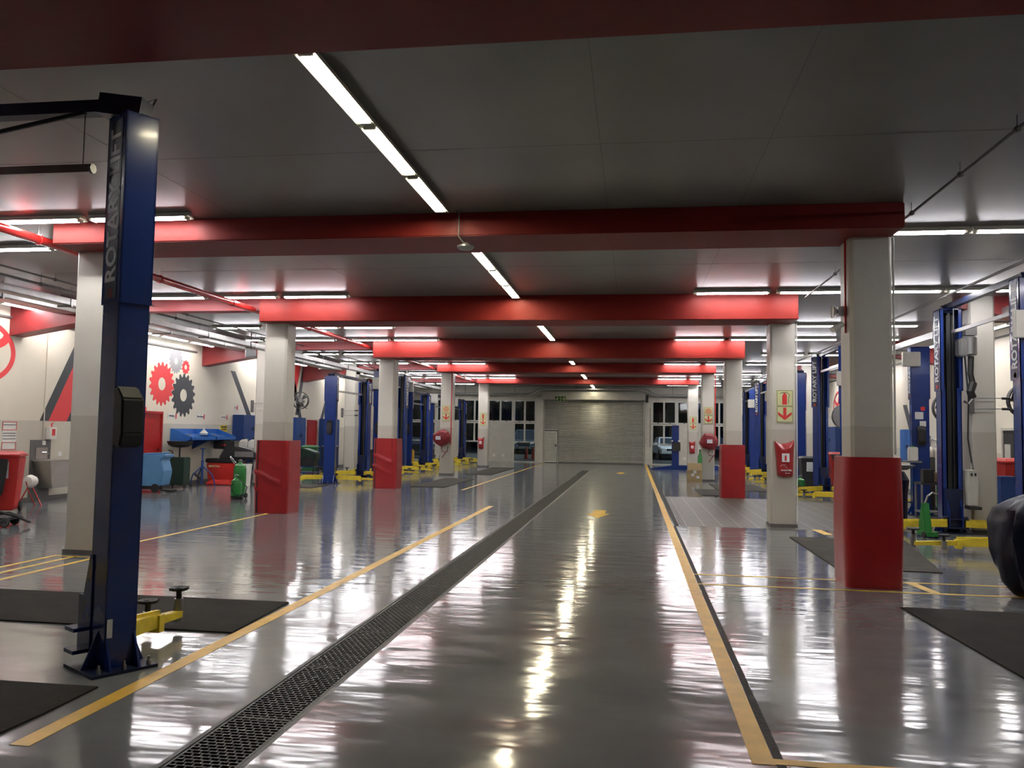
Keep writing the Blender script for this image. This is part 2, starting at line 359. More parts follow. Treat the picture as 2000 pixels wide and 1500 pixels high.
def lay(proto, x, y, z, rz, label, group):
    if proto.name not in used: used[proto.name] = 1; proto.location = (x, y, z); proto.rotation_euler = (0, 0, rz); proto['label'] = label; proto['group'] = group; return proto
    return dup(proto, (x, y, z), rz, label, group)
def centre_strip(y0, y1, label, group):
    n = max(1, round((y1-y0)/1.3))
    for k in range(n): lay(lightC, -2.09, y0+(k+.5)*(y1-y0)/n, ZC, PI/2, label, group)
centre_strip(4.82, 8.70, 'warm white batten in the long centre strip above the aisle foreground', 'battens of the nearest centre strip')
centre_strip(10.62, 14.47, 'warm white batten in the centre strip behind the second red beam', 'battens of the second centre strip')
centre_strip(17.3, 21.25, 'batten of the centre strip seen just under the third red beam', 'battens of the third centre strip')
centre_strip(24.8, 28.7, 'batten of the centre strip just before the fifth red beam', 'battens of the fourth centre strip')
centre_strip(32.4, 36.3, 'batten of the centre strip just before the farthest red beam', 'battens of the fifth centre strip')
centre_strip(40.9, 43.5, 'last centre batten, shining on the roller shutter hood', 'battens by the shutter')
rows = [(8.70, [(-5.70), (-7.05)], 'left end of the second red beam'), (10.1, [-8.5, -9.85, 3.2, 4.5, 5.8], 'behind the second red beam, outside the pillars'),
        (14.2, [-5.75, -7.1, -8.5, -9.85, 1.63, 3.0, 4.35, 5.66], 'along the third red beam'),
        (18.6, [-6.2, -7.55, -9.5, 4.1, 5.4], 'half way between the third and fourth beams'),
        (21.2, [-5.75, -7.1, -8.6, -9.95, 1.63, 3.0, 4.35, 5.8], 'along the fourth red beam'),
        (25.2, [-8.6, -9.95, 4.35, 5.7], 'between the fourth and fifth beams'),
        (28.6, [-5.8, -7.15, -8.6, -9.95, 1.63, 3.0, 4.35, 5.7], 'along the fifth red beam'),
        (33.3, [-5.8, -7.15, -8.7, -10.05, 1.63, 3.0, 4.35, 5.7], 'between the fifth and farthest beams'),
        (36.2, [-5.8, -7.15, -8.7, -10.05, 1.63, 3.0, 4.35, 5.7], 'along the farthest red beam'),
        (41.0, [-8.6, -9.95, 2.2, 3.6, 5.0], 'near the far windows')]
for y, xs, lb in rows:
    for x in xs:
        sd = 'left' if x < -3 else 'right'
        lay(lightB, x, y, ZC-.0, 0, f'cool white batten on the {sd} side, {lb}', f'{sd} battens {lb}')
lightW = make_light('fluorescent batten on rods', 'tube_b', 'wall battens', False)
MB().tube([(-.4, 0, 0), (-.4, 0, .13)], .006, 6).build('hanging_rod', 'steel', lightW)
MB().tube([(.4, 0, 0), (.4, 0, .13)], .006, 6).build('hanging_rod', 'steel', lightW)
for y in (13.0, 14.35, 15.7, 18.3, 19.65, 21.0, 25, 26.35, 27.7, 32, 33.35, 39, 40.35):
    lay(lightW, -11.75, y, 3.93, PI/2, 'cool white batten running above the left mural wall', 'battens along the left wall')
for y in (16.6, 17.95, 19.8, 21.15, 23.0, 27, 28.35, 33, 34.35, 39, 40.35):
    lay(lightW, 7.3, y, 3.93, PI/2, 'cool white batten running above the right wall', 'battens along the right wall')
# unseen battens added out of the frame to light the foreground
for x in (-9.5, -8.0, -6.5, 4.2, 5.6, 7.0):
    lay(lightB, x, 4.9 if x < 0 else 6.2, ZC, 0, 'unseen cool white batten added beside the camera to light the foreground', 'added battens beside the camera')

# ------------------------------------------------------------------ floor drain grates
g = MB(); GL = 1.0; xa, xb = gx0+.012, gx1-.012
g.box(xa, xa+.012, .003, GL-.003, -.03, -.002).box(xb-.012, xb, .003, GL-.003, -.03, -.002).box(xa, xb, .003, .011, -.03, -.002).box(xa, xb, GL-.011, GL-.003, -.03, -.002)
nr = 27; p = GL/nr
for i in range(1, nr): g.box(xa+.012, xb-.012, i*p-.0045, i*p+.0045, -.02, -.002)
wx = (xb-xa-.024)/7
for i in range(nr):
    for k in range(1, 7 + (i % 2)):
        x = xa+.012 + (k-(.5 if i % 2 else 0))*wx
        g.box(x-.003, x+.003, i*p, (i+1)*p, -.018, -.003)
gr = thing('drain_grate', 'dark iron grating panel in the long floor drain', 'grate', (0, gy0, 0), 0, 'grating panels of the aisle drain'); g.build('grating', 'grate', gr)
for k in range(1, 33): dup(gr, (0, gy0+k*GL, 0))
MB().box(gx0-.022, gx0+.006, gy0, gy1, -.03, .001).box(gx1-.006, gx1+.022, gy0, gy1, -.03, .001).build('drain_rim', 'grate', floor)

# ------------------------------------------------------------------ pillar pads
def pad(name, x0, x1, y0, y1, h, label, c=.05, seam=False, lean=0):
    t = thing(name, label, 'pad', ((x0+x1)/2, (y0+y1)/2, 0)); a, b = (x1-x0)/2, (y1-y0)/2; th = .035
    def loop(a, b, c):
        P = []
        for (cx_, cy_, a0) in ((a-c, -b+c, -PI/2), (a-c, b-c, 0), (-a+c, b-c, PI/2), (-a+c, -b+c, PI)):
            P += [(cx_+c*math.cos(a0+PI/2*k/4), cy_+c*math.sin(a0+PI/2*k/4)) for k in range(5)]
        return P
    mb = MB(); nz = 60; n0 = 8; O = []; I = []
    def lp(off): 
        base = loop(a-off, b-off, c); pts = []
        for i in range(20):
            p, q = base[i], base[(i+1) % 20]; n0 = 8 if i % 5 == 4 else 1
            for k in range(n0): pts.append((p[0]+(q[0]-p[0])*k/n0, p[1]+(q[1]-p[1])*k/n0))
        return pts
    rnd = random.Random(hash(label) % 99)
    ph = [rnd.uniform(0, 6) for _ in range(4)]
    zs = [h*k/nz for k in range(nz+1)]; out = lp(0); inn = lp(th); n = len(out)
    for k, z in enumerate(zs):
        for i, (px, py) in enumerate(out):
            bulge = .008*math.sin(PI*z/h)
            wr = (.024*max(0, math.sin(20*z+10*px+ph[0]))**3*math.exp(-((z-h*.5)/.28)**2)*(1 if px < a*.6 else .2)) if seam else .002*math.sin(5*z+ph[2])
            q = 1 + (bulge+wr)/max(a, b); mb.v.append((px*q, py*q, z))
    for k in range(nz):
        for i in range(n): mb.f.append((k*n+i, k*n+(i+1) % n, (k+1)*n+(i+1) % n, (k+1)*n+i))
    o0 = len(mb.v); mb.v += [(px, py, h) for px, py in inn] + [(px, py, 0) for px, py in inn]
    for i in range(n):
        j = (i+1) % n; mb.f += [(nz*n+i, nz*n+j, o0+j, o0+i), (i, o0+n+i, o0+n+j, j), (o0+i, o0+j, o0+n+j, o0+n+i)]
    mb.build('padding', 'red_pad', t, smooth=True)
    if seam:
        MB().box(-a+.045, -a+.065, -b-.012, -b+.01, .01, h-.01).build('seam_gap', 'black', t)
        MB().tube([(a*.62, -b-.006, .01), (a*.62, -b-.006, h-.01)], .008, 6).build('seam', 'red_pad', t)
    return t
pad('pillar_pad', -7.07, -6.42, 14.74, 15.35, 1.37, 'wrinkled red vinyl pad around the nearest padded pillar on the left', seam=True)
pad('pillar_pad', -7.07, -6.42, 21.9, 22.5, 1.37, 'red vinyl pad wrapping the farther padded pillar on the left', seam=True)
pad('pillar_pad', 2.25, 2.84, 9.28, 9.88, 1.39, 'tall red pad around the nearest pillar on the right, by the twin yellow lines', c=.09)
pad('pillar_pad', 2.24, 2.82, 21.72, 22.32, 1.36, 'smooth red pad on the farther right pillar beside the cardboard box', c=.02)

# ------------------------------------------------------------------ two-post lifts
def post_parts(root, px, py, rz, h, text_side, box=None, unit=False, flip=False, arms=True, arm_ang=(0, 0), arm_len=.95, stickers=False, W=.33, cx=0, ex=(.035, .06)):
    """one post; local frame: open side +Y, text_side +1/-1 = which X side carries the lettering"""
    m0 = Matrix.Translation((px, py, 0)) @ Matrix.Rotation(rz, 4, 'Z')
    def B(mb, name, m, par=root, **k):
        mb.v = [tuple(m0 @ Vector(v)) for v in mb.v]; return mb.build(name, m, par, **k)
    D, hs = .24, 2.42
    mb = MB()
    def chan(W, D, z0, z1, t=.012, lip=.07):
        mb.box(-W/2, W/2, -D/2, -D/2+t, z0, z1); mb.box(-W/2, -W/2+t, -D/2, D/2, z0, z1); mb.box(W/2-t, W/2, -D/2, D/2, z0, z1)
        mb.box(-W/2, -W/2+lip, D/2-t, D/2, z0, z1); mb.box(W/2-lip, W/2, D/2-t, D/2, z0, z1)
    chan(W, D, .02, hs+.05); chan(W+ex[0], D+ex[1], hs, h, lip=.06)
    mb.box(-W/2-ex[0]/2, W/2+ex[0]/2, -D/2-ex[1]/2, D/2+ex[1]/2, h-.012, h)
    post = B(mb, 'post', 'blue')
    B(MB().box(-W/2+.02, W/2-.02, -D/2+.02, -D/2+.03, .1, h-.02).box(-.02, .02, -.05, .05, .7, h-.05), 'lift_chain', 'black')
    for s in (-1, 1): B(MB().box(s*.045-.008, s*.045+.008, D/2-.05, D/2-.035, .75, h-.1), 'hydraulic_line', 'black')
    mbp = MB().box(-W/2-.11, W/2+.11, -.22, .22, 0, .02)
    B(mbp, 'base_plate', 'blue_dark')
    for x in (-W/2+.01, W/2-.01): B(MB().prism([(-D/2, .02), (-D/2-.09, .02), (-D/2, .24)], 'x', x-.006, x+.006), 'gusset', 'blue')
    for s in (-1, 1): B(MB().prism([(s*W/2, .02), (s*(W/2+.1), .02), (s*W/2, .26)], 'y', -.03, -.018), 'gusset', 'blue')
    for x in (-W/2-.06, 0, W/2+.06): B(MB().lathe([(.016, .02), (.016, .05), (.009, .05), (.009, .075)], (x, -.19, 0), 6), 'anchor_bolt', 'steel')
    # lettering on one side of the sleeve, reads upward
    xs = text_side*((W+ex[0])/2+.003)
    up = (-1*text_side*0, 0, 0)
    mt = face_mtx((xs, 0.0, (hs+h)/2+.02), (0, 0, 1), (0, -text_side, 0)) if text_side else None
    B(MB().box(min(xs, xs-text_side*.002), max(xs, xs-text_side*.002), -.085, .085, hs+.03, h-.04), 'decal_band', 'blue_dark', post)
    L = text('ROTARY LIFT', .19*(h-hs)/1.2, 'letter', post, m0 @ mt, sx=.86)
    lx = xs; B(MB().lathe([(.038, 0), (.038, .003)], (lx, 0, hs+.07), 12, 'X'), 'decal_mark', 'redl', post)
    if box: B(MB().box(*box), 'junction_box', 'offw', bevel=.01)
    if unit:
        B(MB().prism([(-D/2, 1.46), (-D/2-.10, 1.46), (-D/2-.13, 1.55), (-D/2-.12, 1.78), (-D/2-.03, 1.86), (-D/2, 1.86)], 'x', cx-.075, cx+.075), 'safety_cover', 'blackp', bevel=.012)
    if stickers:
        B(MB().box(-.11, .05, -D/2-.004, -D/2, 2.0, 2.15).box(-.02, .1, -D/2-.004, -D/2, 1.85, 1.96), 'instruction_sticker', 'letter')
        B(MB().box(0, .08, -D/2-.005, -D/2, 2.18, 2.26), 'warning_sticker', 'redl')
    # carriage and arms
    B(MB().box(-W/2+.03, W/2-.03, -.06, D/2+.05, .12, .75).box(-.2, .2, D/2+.0, D/2+.14, .09, .115).box(-.2, .2, D/2, D/2+.14, .235, .26), 'carriage', 'blue' if not arm_ang[0] else 'blue_dark')
    for q in (-1, 1):
        B(MB().prism([(D/2-.04, .12), (D/2+.15, .10), (D/2+.15, .46), (D/2+.08, .46), (D/2-.0, .74), (D/2-.04, .74)], 'x', q*.105-.008, q*.105+.008), 'carriage_plate', 'blue')
    for s, ang in zip((-1, 1), arm_ang):
        if not arms or ang is None: continue
        r = Vector((s*.15, D/2+.09, .0)); d = Vector((s*math.cos(ang), math.sin(ang), 0))
        e1 = r + d*arm_len*.56; e2 = r + d*arm_len
        am = MB().bar(r+Vector((0, 0, .175)), e1+Vector((0, 0, .15)), .13, .11, h1=.10, w1=.10)
        am.bar(r+d*arm_len*.45+Vector((0, 0, .15)), e2+Vector((0, 0, .12)), .075, .07, h1=.05)
        nn = Vector((-d.y, d.x, 0)); am.bar(r+nn*.05+Vector((0, 0, .24)), e1-nn*.03+Vector((0, 0, .215)), .03, .02)
        am.bar(e1-d*.05+Vector((0, 0, .13)), e1+d*.02+Vector((0, 0, .13)), .135, .125)
        arm = B(am, 'arm', 'yellow')
        for q, (f, hh) in enumerate(((1.0, .33), (.72, .27))):
            pp = r + d*arm_len*f + (nn*.0 if q == 0 else nn*.13)
            B(MB().tube([(pp.x, pp.y, .06), (pp.x, pp.y, hh-.09)], .036, 10), 'pad_sleeve', 'steel', arm)
            B(MB().lathe([(.022, hh-.09), (.022, hh-.03), (.068, hh-.025), (.072, hh-.005), (.06, hh), (.03, hh-.006)], (pp.x, pp.y, 0), 12).box(pp.x-.078, pp.x+.078, pp.y-.014, pp.y+.014, hh-.022, hh-.002).box(pp.x-.014, pp.x+.014, pp.y-.078, pp.y+.078, hh-.022, hh-.002), 'lift_pad', 'black', arm)
        B(MB().lathe([(.05, .26), (.055, .275), (.05, .29)], tuple(r), 10), 'arm_lock', 'black', arm)
    return post
def lift(x, y, sep, h, label, side=1, rot=0, frz=0, boxn=None, unit=False, near=True, far=True, grp=None, arms=True, bar=True, stick=False, th2=None, al=1.3):
    """pair axis = local +Y; side = X sign towards which the columns are turned"""
    t = thing('two_post_lift', label, 'car lift', (x, y, 0), frz, grp)
    if near: post_parts(t, 0, 0, -side*rot, h, 1 if side < 0 else -1, box=boxn, unit=unit, arms=arms, stickers=stick, arm_len=al, arm_ang=(.05, .05))
    if far: post_parts(t, 0, sep, PI+side*rot, th2 or h, 1 if side > 0 else -1, arms=arms, arm_len=al, arm_ang=(.05, .05))
    if bar:
        MB().bar((0, -.05, h+.05), (0, sep+.05, h+.05), .10, .09).bar((0, -.05, h+.05), (0, .08, h-.02), .2, .08).bar((0, sep-.08, h-.02), (0, sep+.05, h+.05), .2, .08).build('crossbar', 'blue_dark', t)
        pts = [(.07, -.02, h-.02), (.07, .1, h+.12), (.07, sep*.5, h+.02), (.07, sep-.1, h+.11), (.07, sep, h-.02)]
        MB().tube(pts, .012, 6).build('hydraulic_hose', 'black', t)
        MB().bar((-.03, .25, h-.42), (-.03, sep-.3, h-.42), .04, .055).build('trip_bar', 'steel', t)
        MB().tube([(-.03, .3, h-.4), (-.03, .3, h+.02)], .005, 5).tube([(-.03, sep-.35, h-.4), (-.03, sep-.35, h+.02)], .005, 5).build('trip_bar_rod', 'steel', t)
    return t
# foreground left lift: pair axis runs to -X (frz = +90 deg), near post turned
t = thing('two_post_lift', 'tall dark blue lift post in the left foreground, close to the camera', 'car lift', (-3.43, 5.13, 0), 0)
post_parts(t, 0, 0, math.radians(58), 3.72, -1, unit=True, arm_ang=(None, .6), arm_len=.8, W=.205, cx=-.035, ex=(.015, .03))
h = 3.72
MB().bar((.02, -.06, h+.06), (-3.2, -.06, h+.06), .10, .085).bar((.1, -.02, h+.04), (-.2, -.04, h+.08), .16, .14).build('crossbar', 'blue_dark', t)
MB().tube([(.05, .05, h), (.12, .06, h+.16), (.05, .0, h+.1), (-.3, -.05, h+.08)], .008, 6).tube([(-.3, -.1, h+.02), (-1.0, -.1, h-.1), (-2.4, -.1, h-.04)], .016, 6).build('hydraulic_hose', 'black', t)
MB().bar((-.27, -.06, h-.36), (-3.0, -.06, h-.36), .04, .055).tube([(-.27, -.06, h-.36), (-.25, -.06, h-.36)], .035, 8).build('trip_bar', 'steel', t)
MB().tube([(-.33, -.06, h-.34), (-.33, -.06, h+.05)], .004, 5).build('trip_bar_rod', 'steel', t)
ps = MB().box(-.018, .018, -.002, .002, .22, .34); ps.v = [tuple(Matrix.Rotation(math.radians(58), 4, 'Z') @ Vector((x-.075, y-.125, z))) for x, y, z in ps.v]; ps.build('capacity_sticker', 'letter', t)
post_parts(t, -3.2, .0, math.radians(-58), 3.72, 1, arm_ang=(.6, 2.0), arm_len=.8)
# left bay
LXX = -8.85
lift(LXX, 23.3, 3.1, 3.17, 'blue two-post lift nearest on the left bay, beside the black wheelie bin', -1, .15, unit=True)
lift(LXX, 27.9, 3.0, 3.66, 'tall blue two-post lift with a high grey box, left of the farther left padded pillar', -1, .15, unit=True, boxn=(-.2, .2, -.32, -.13, 3.02, 3.42))
lift(LXX, 31.75, 2.7, 3.12, 'blue two-post lift seen just right of the farther left padded pillar', -1, .15, unit=True, boxn=(-.2, .2, -.3, -.13, 3.12, 3.5))
lift(LXX, 35.2, 2.9, 3.12, 'blue two-post lift seen left of the left hose reel pillar', -1, .2, boxn=(0, .35, -.3, -.13, 2.8, 3.2))
lift(LXX, 39.4, 2.9, 3.15, 'farthest blue two-post lift on the left, right of the hose reel pillar', -1, .2, boxn=(0, .35, -.3, -.13, 2.8, 3.2))
# right bay
lift(5.38, 12.2, 2.95, 3.83, 'nearest blue two-post lift on the right, its crossbar rising to the picture edge', 1, 0, boxn=(-.28, .22, -.26, -.16, 2.98, 3.36))
lift(5.95, 18.4, 2.9, 3.52, 'blue lift post with controls and a jug, right of the nearest right pillar', 1, .1, boxn=(-.36, -.02, -.28, -.14, 3.1, 3.4), unit=True, stick=True, far=False, bar=False, arms=False)
lift(5.18, 21.1, 3.0, 3.83, 'blue two-post lift standing between the two nearest right pillars', 1, .45, boxn=(-.2, .15, -.28, -.14, 2.85, 3.2))
lift(5.2, 27.0, 3.0, 3.6, 'blue two-post lift half hidden behind the pillar with the extinguisher bag', 1, .3)
lift(5.15, 32.0, 2.9, 3.75, 'blue two-post lift seen right of the padded far pillar, tall with white lettering', 1, .45, boxn=(-.2, .15, -.28, -.14, 2.9, 3.25))
lift(5.15, 36.6, 2.9, 3.6, 'farthest blue two-post lift on the right', 1, .45, boxn=(-.2, .15, -.28, -.14, 2.8, 3.15))
#NEXT
# ------------------------------------------------------------------ far wall: shutter, wicket door, windows
wf = MB()
wf.box(XL, -4.82, Y1, Y1+.2, 3.34, ZC).box(.60, XR, Y1, Y1+.2, 3.34, ZC).box(-4.82, .60, Y1, Y1+.2, 3.34, ZC)
wf.box(-5.18, -4.80, Y1-.12, Y1+.2, 0, 3.5).box(.60, .93, Y1-.12, Y1+.2, 0, 3.5)
struct(wf.build('wall_far', 'panelw'))
sh = thing('roller_shutter', 'wide grey corrugated steel roller shutter closing the far end of the aisle', 'roller shutter', (-2.1, Y1, 0))
n = 44; pr = []; pitch = 3.34/n; mb = MB(); X0, X1 = -2.66, 2.62
for i in range(n+1): pass
loop = []
for i in range(n):
    z = i*pitch; loop += [(z, .02), (z+pitch*.28, -.03), (z+pitch*.75, -.02), (z+pitch*.85, .02)]
loop.append((3.34, 0))
def strip(x0, x1, zmin, zmax, y=0):
    o = len(mb.v); L = [q for q in loop if zmin-1e-6 <= q[0] <= zmax+1e-6]
    for z, yy in L: mb.v += [(x0, y+yy, z), (x1, y+yy, z)]
    for i in range(len(L)-1): mb.f.append((o+2*i, o+2*i+1, o+2*i+3, o+2*i+2))
strip(-1.86, X1, 0, 3.34); strip(X0, -1.86, 1.75, 3.34)
mb.build('shutter_curtain', 'shut', sh)
MB().box(-2.75, 2.70, -.42, -.02, 3.36, 3.78).build('shutter_hood', 'shut', sh, bevel=.01)
for x in (X0-.03, X1): MB().box(x, x+.06, -.1, .0, 0, 3.36).build('guide_rail', 'shut', sh)
MB().box(-1.86, X1, -.03, .02, .0, .05).build('bottom_bar', 'trim', sh)
wd = thing('wicket_door', 'small slatted wicket door set in the left corner of the roller shutter', 'door', (-4.42, Y1, 0))
MB().box(-.37, -.31, -.09, -.03, .03, 1.68).box(.31, .37, -.09, -.03, .03, 1.68).box(-.31, .31, -.09, -.03, 1.61, 1.68).box(-.31, .31, -.09, -.03, .03, .1).build('door_frame', 'frame', wd)
mb = MB()
for k in range(20): mb.prism([(-.05, .11+k*.075), (-.07, .14+k*.075), (-.05, .17+k*.075)], 'x', -.31, .31)
mb.box(-.31, .31, -.045, -.035, .1, 1.61); mb.build('slatted_panel', 'offw', wd)
MB().box(.28, .34, -.13, -.09, .85, .98).build('handle', 'black', wd)
MB().box(.40, .44, -.10, -.02, 0, 1.75).box(-.40, .44, -.10, -.02, 1.72, 1.77).build('wicket_surround', 'shut', wd)
es = thing('exit_sign', 'green running man exit sign with arrow on the shutter hood', 'sign', (-3.85, Y1-.47, 3.40))
MB().box(-.30, .30, -.012, .03, -.14, .14).build('sign_board', 'sign', es)
MB().box(-.285, -.015, -.016, -.012, -.125, .125).box(.015, .285, -.016, -.012, -.125, .125).build('green_field', 'exitg', es)
mb = MB(); y = -.018
def seg(a, b, w): mb.bar((a[0], y, a[1]), (b[0], y, b[1]), w, .004, up=(0, 1, 0))
seg((-.15, .03), (-.19, -.04), .035); seg((-.19, -.04), (-.25, -.05), .025); seg((-.19, -.03), (-.13, -.05), .025); seg((-.13, -.05), (-.14, -.11), .025)
seg((-.15, .03), (-.10, .0), .02); seg((-.16, .03), (-.21, .01), .02); mb.lathe([(.022, -.002), (.022, .002)], (-.13, y, .07), 10, 'Y')
seg((.05, 0), (.22, 0), .035); seg((.16, .09), (.24, 0), .035); seg((.16, -.09), (.24, 0), .035)
mb.build('pictogram', 'sign', es)
wn = [0]
def winbay(x0, x1, glazed):
    wn[0] += 1; t = struct(bpy.data.objects.new(f'window_{wn[0]}', None)); C.objects.link(t); t.location = ((x0+x1)/2, Y1, 0); a = (x1-x0)/2
    f = MB(); zt, zm = 3.34, 2.14
    def fr(z0, z1):
        f.box(-a, a, -.05, .05, z1-.07, z1).box(-a, a, -.05, .05, z0, z0+.07)
        for x in (-a, -.045, a-.09): f.box(x, x+.09, -.05, .05, z0+.07, z1-.07)
    fr(zm, zt)
    if glazed:
        fr(1.04, zm-.02); f.box(-a, -a+.06, -.05, .05, 0, 1.04).box(a-.06, a, -.05, .05, 0, 1.04).box(-a, a, -.06, .06, 0, .05)
    f.build('window_frame', 'frame', t)
    for s in (-1, 1):
        q = MB(); xs = sorted((s*.045, s*(a-.09))); q.box(xs[0], xs[1], -.004, .004, zm+.07, zt-.07); q.build('pane', 'glass', t)
        MB().box((xs[0]+xs[1])/2-.05, (xs[0]+xs[1])/2+.05, -.075, -.05, zm+.03, zm+.055).build('latch', 'black', t)
        if glazed:
            q = MB().box(xs[0], xs[1], -.004, .004, 1.11, zm-.09); q.build('pane', 'glass', t)
            MB().box((xs[0]+xs[1])/2-.05, (xs[0]+xs[1])/2+.05, -.075, -.05, 1.07, 1.095).build('latch', 'black', t)
    if glazed: MB().box(-a+.06, a-.06, -.004, .004, .05, 1.04).build('pane', 'glass', t)
    if not glazed:
        MB().box(-a, a, -.07, .07, 0, zm).build('wall_panel', 'panelw', t)
        for x in (-a*.45, a*.25): MB().box(x-.07, x+.07, -.085, -.07, .28, .42).build('socket', 'white', t)
x = -5.18
for k, wdt in enumerate((1.24, 1.42, 1.42, 1.42, 1.62)):
    winbay(x-wdt, x, k % 2 == 0); x -= wdt
x = .93
for k, wdt in enumerate((1.30, 1.45, 1.45, 1.45, 1.52)):
    winbay(x, x+wdt, k % 2 == 0); x += wdt
pp = thing('conduit_pipe', 'pale pipe running along the far wall and stepping up over the shutter', 'pipe', (0, Y1-.5, 0))
MB().tube([(-12, 0, 3.62), (-5.6, 0, 3.62), (-5.35, 0, 3.68), (-5.0, 0, 3.88), (-4.7, 0, 3.92), (.5, 0, 3.92), (.75, 0, 3.86), (1.05, 0, 3.66), (1.3, 0, 3.62), (8, 0, 3.62)], .05, 10).build('pipe_run', 'galv', pp, smooth=True)
for xx in (-9, -6.3, -3, -1, 2, 5): MB().tube([(xx, 0, 3.66 if not -5 < xx < .8 else 3.95), (xx, 0, ZC)], .008, 5).build('hanger', 'black', pp)
t = thing('door_chain', 'looped hoist chain hanging on the white post right of the shutter', 'chain', (.70, Y1-.15, 0))
MB().tube([(0, 0, 3.3), (-.03, 0, 1.35), (-.07, 0, 1.2), (.0, 0, 1.12), (.08, 0, 1.22), (.02, 0, 1.4), (-.05, 0, 1.3), (-.02, 0, 1.02), (.06, 0, .95), (.09, 0, 1.05)], .014, 6).build('chain', 'galv', t)
MB().box(-.07, .06, -.12, .02, 3.25, 3.65).build('chain_wheel', 'black', t)
t = MB().tube([(.86, Y1-.14, 3.0), (.86, Y1-.14, .9)], .012, 6).build('cable', 'black'); tag(t, 'thin dark cable hanging beside the chain on the white post', 'cable')
# outside
struct(MB().box(-40, 30, Y1+.2, 95, -.12, -.02).build('yard_ground', 'asphalt'))
hd = MB()
rr = random.Random(4)
for k in range(26):
    cx, cz, r = -32+k*2.4+rr.uniform(-.6, .6), rr.uniform(2.2, 4.2), rr.uniform(1.8, 3.2)
    hd.lathe([(r*.2, -r), (r*.75, -r*.6), (r, 0), (r*.8, r*.5), (r*.3, r*.9)], (cx, 84+rr.uniform(-1, 1), cz), 9)
t = hd.build('hedge', 'leaf'); tag(t, 'dark hedge of trees across the night yard behind the windows', 'trees', kind='stuff')
def added_yard_lamp(x, y, lb):  # lamp added to brighten the night yard and the parked cars
    t = thing('added_yard_lamp', lb, 'lamp', (x, y, -.02)); MB().tube([(0, 0, 0), (0, 0, 6)], .07, 8).build('lamp_post', 'steel', t); MB().box(-.25, .25, -.9, .1, 5.95, 6.1).build('lamp_head', 'steel', t)
    ld = bpy.data.lights.new('added_yard_light', 'AREA'); ld.energy = 260; ld.size = .4; ld.color = (.8, .88, 1); lo = bpy.data.objects.new('added_yard_light', ld); C.objects.link(lo); lo.parent = t; lo.location = (0, -.4, 5.9)
added_yard_lamp(-10.6, 58, 'tall yard lamp added outside to light the cars, left of the windows'); added_yard_lamp(4.4, 52, 'tall yard lamp added outside to light the cars, right of the windows')
def car(name, lb, x, y, rz, paint, pickup):
    t = thing(name, lb, 'car', (x, y, -.02), rz); Wd = .86 if pickup else .82    # front faces -Y
    hb, hr = (1.05, 1.82) if pickup else (.88, 1.44)
    prof = [(-2.2, .38), (-2.25, .62), (-2.15, hb-.1), (-1.2, hb), (-.45, hr-.03), (-.25, hr), (1.0, hr), (1.25, hb), (2.3, hb-.02), (2.35, .4)]
    mb = MB(); sec = []
    for sx, ins in ((-1, .0), (1, .0)):
        for (yy, zz) in prof: mb.v.append((sx*(Wd-(.16 if zz > hb+.2 else 0)-ins), yy, zz))
    n = len(prof); mb.f = [tuple(range(n)), tuple(range(n, 2*n))[::-1]] + [(i, (i+1) % n, n+(i+1) % n, n+i) for i in range(n)]
    mb.build('body', paint, t, bevel=.04)
    a = Wd-.14
    MB().add([(-a-.02, -1.18, hb+.03), (a+.02, -1.18, hb+.03), (a-.08, -.5, hr-.08), (-a+.08, -.5, hr-.08), (-a-.02, -1.22, hb+.045), (a+.02, -1.22, hb+.045), (a-.08, -.54, hr-.06), (-a+.08, -.54, hr-.06)], [(4, 5, 6, 7), (0, 3, 2, 1), (0, 1, 5, 4), (2, 3, 7, 6), (1, 2, 6, 5), (0, 4, 7, 3)]).build('windscreen', 'carglass', t)
    for s in (-1, 1):
        MB().box(min(s*.5, s*.78), max(s*.5, s*.78), -2.28, -2.15, hb-.30, hb-.13).build('headlight', 'white', t, bevel=.02)
        MB().box(min(s*(Wd+.02), s*(Wd+.2)), max(s*(Wd+.02), s*(Wd+.2)), -.95, -.87, hb+.02, hb+.2).build('mirror', paint, t, bevel=.02)
        for yy in (-1.4, 1.45): MB().lathe([(.31, -.1), (.33, -.05), (.33, .05), (.31, .1)], (s*(Wd-.08), yy, .33), 18, 'X').build('wheel', 'tread', t)
    MB().box(-.45, .45, -2.29, -2.2, hb-.36, hb-.16).build('grille', 'black', t)
    MB().box(-.8, .8, -2.32, -2.2, .40, .58).build('bumper', 'steel' if pickup else paint, t, bevel=.02)
    if pickup:
        MB().tube([(-.55, -2.4, .35), (-.5, -2.42, .8), (-.42, -2.42, .88), (.42, -2.42, .88), (.5, -2.42, .8), (.55, -2.4, .35)], .03, 8).build('bull_bar', 'chrome', t)
car('pickup_truck', 'blue grey pickup truck parked outside, seen through the glass left of the shutter', -8.15, 62.5, .05, 'carb', True)
car('hatchback_car', 'white hatchback parked outside, seen through the glass right of the shutter', 2.25, 55.0, .12, 'carw', False)
car('parked_car', 'silver car parked outside behind the far left lifts', -13.2, 55.0, .3, 'carw', False)
for k, (xx, yy) in enumerate(((-6.42, 49.6), (-6.02, 49.9))):
    t = thing('traffic_cone', ['left', 'right'][k] + ' one of two orange traffic cones outside the glass by the pickup truck', 'cone', (xx, yy, -.02), 0, 'traffic cones')
    MB().box(-.18, .18, -.18, .18, 0, .03).build('base', 'orange', t); MB().lathe([(.13, .03), (.04, .72), (.03, .74)], seg=14).build('cone_body', 'orange', t, smooth=True)

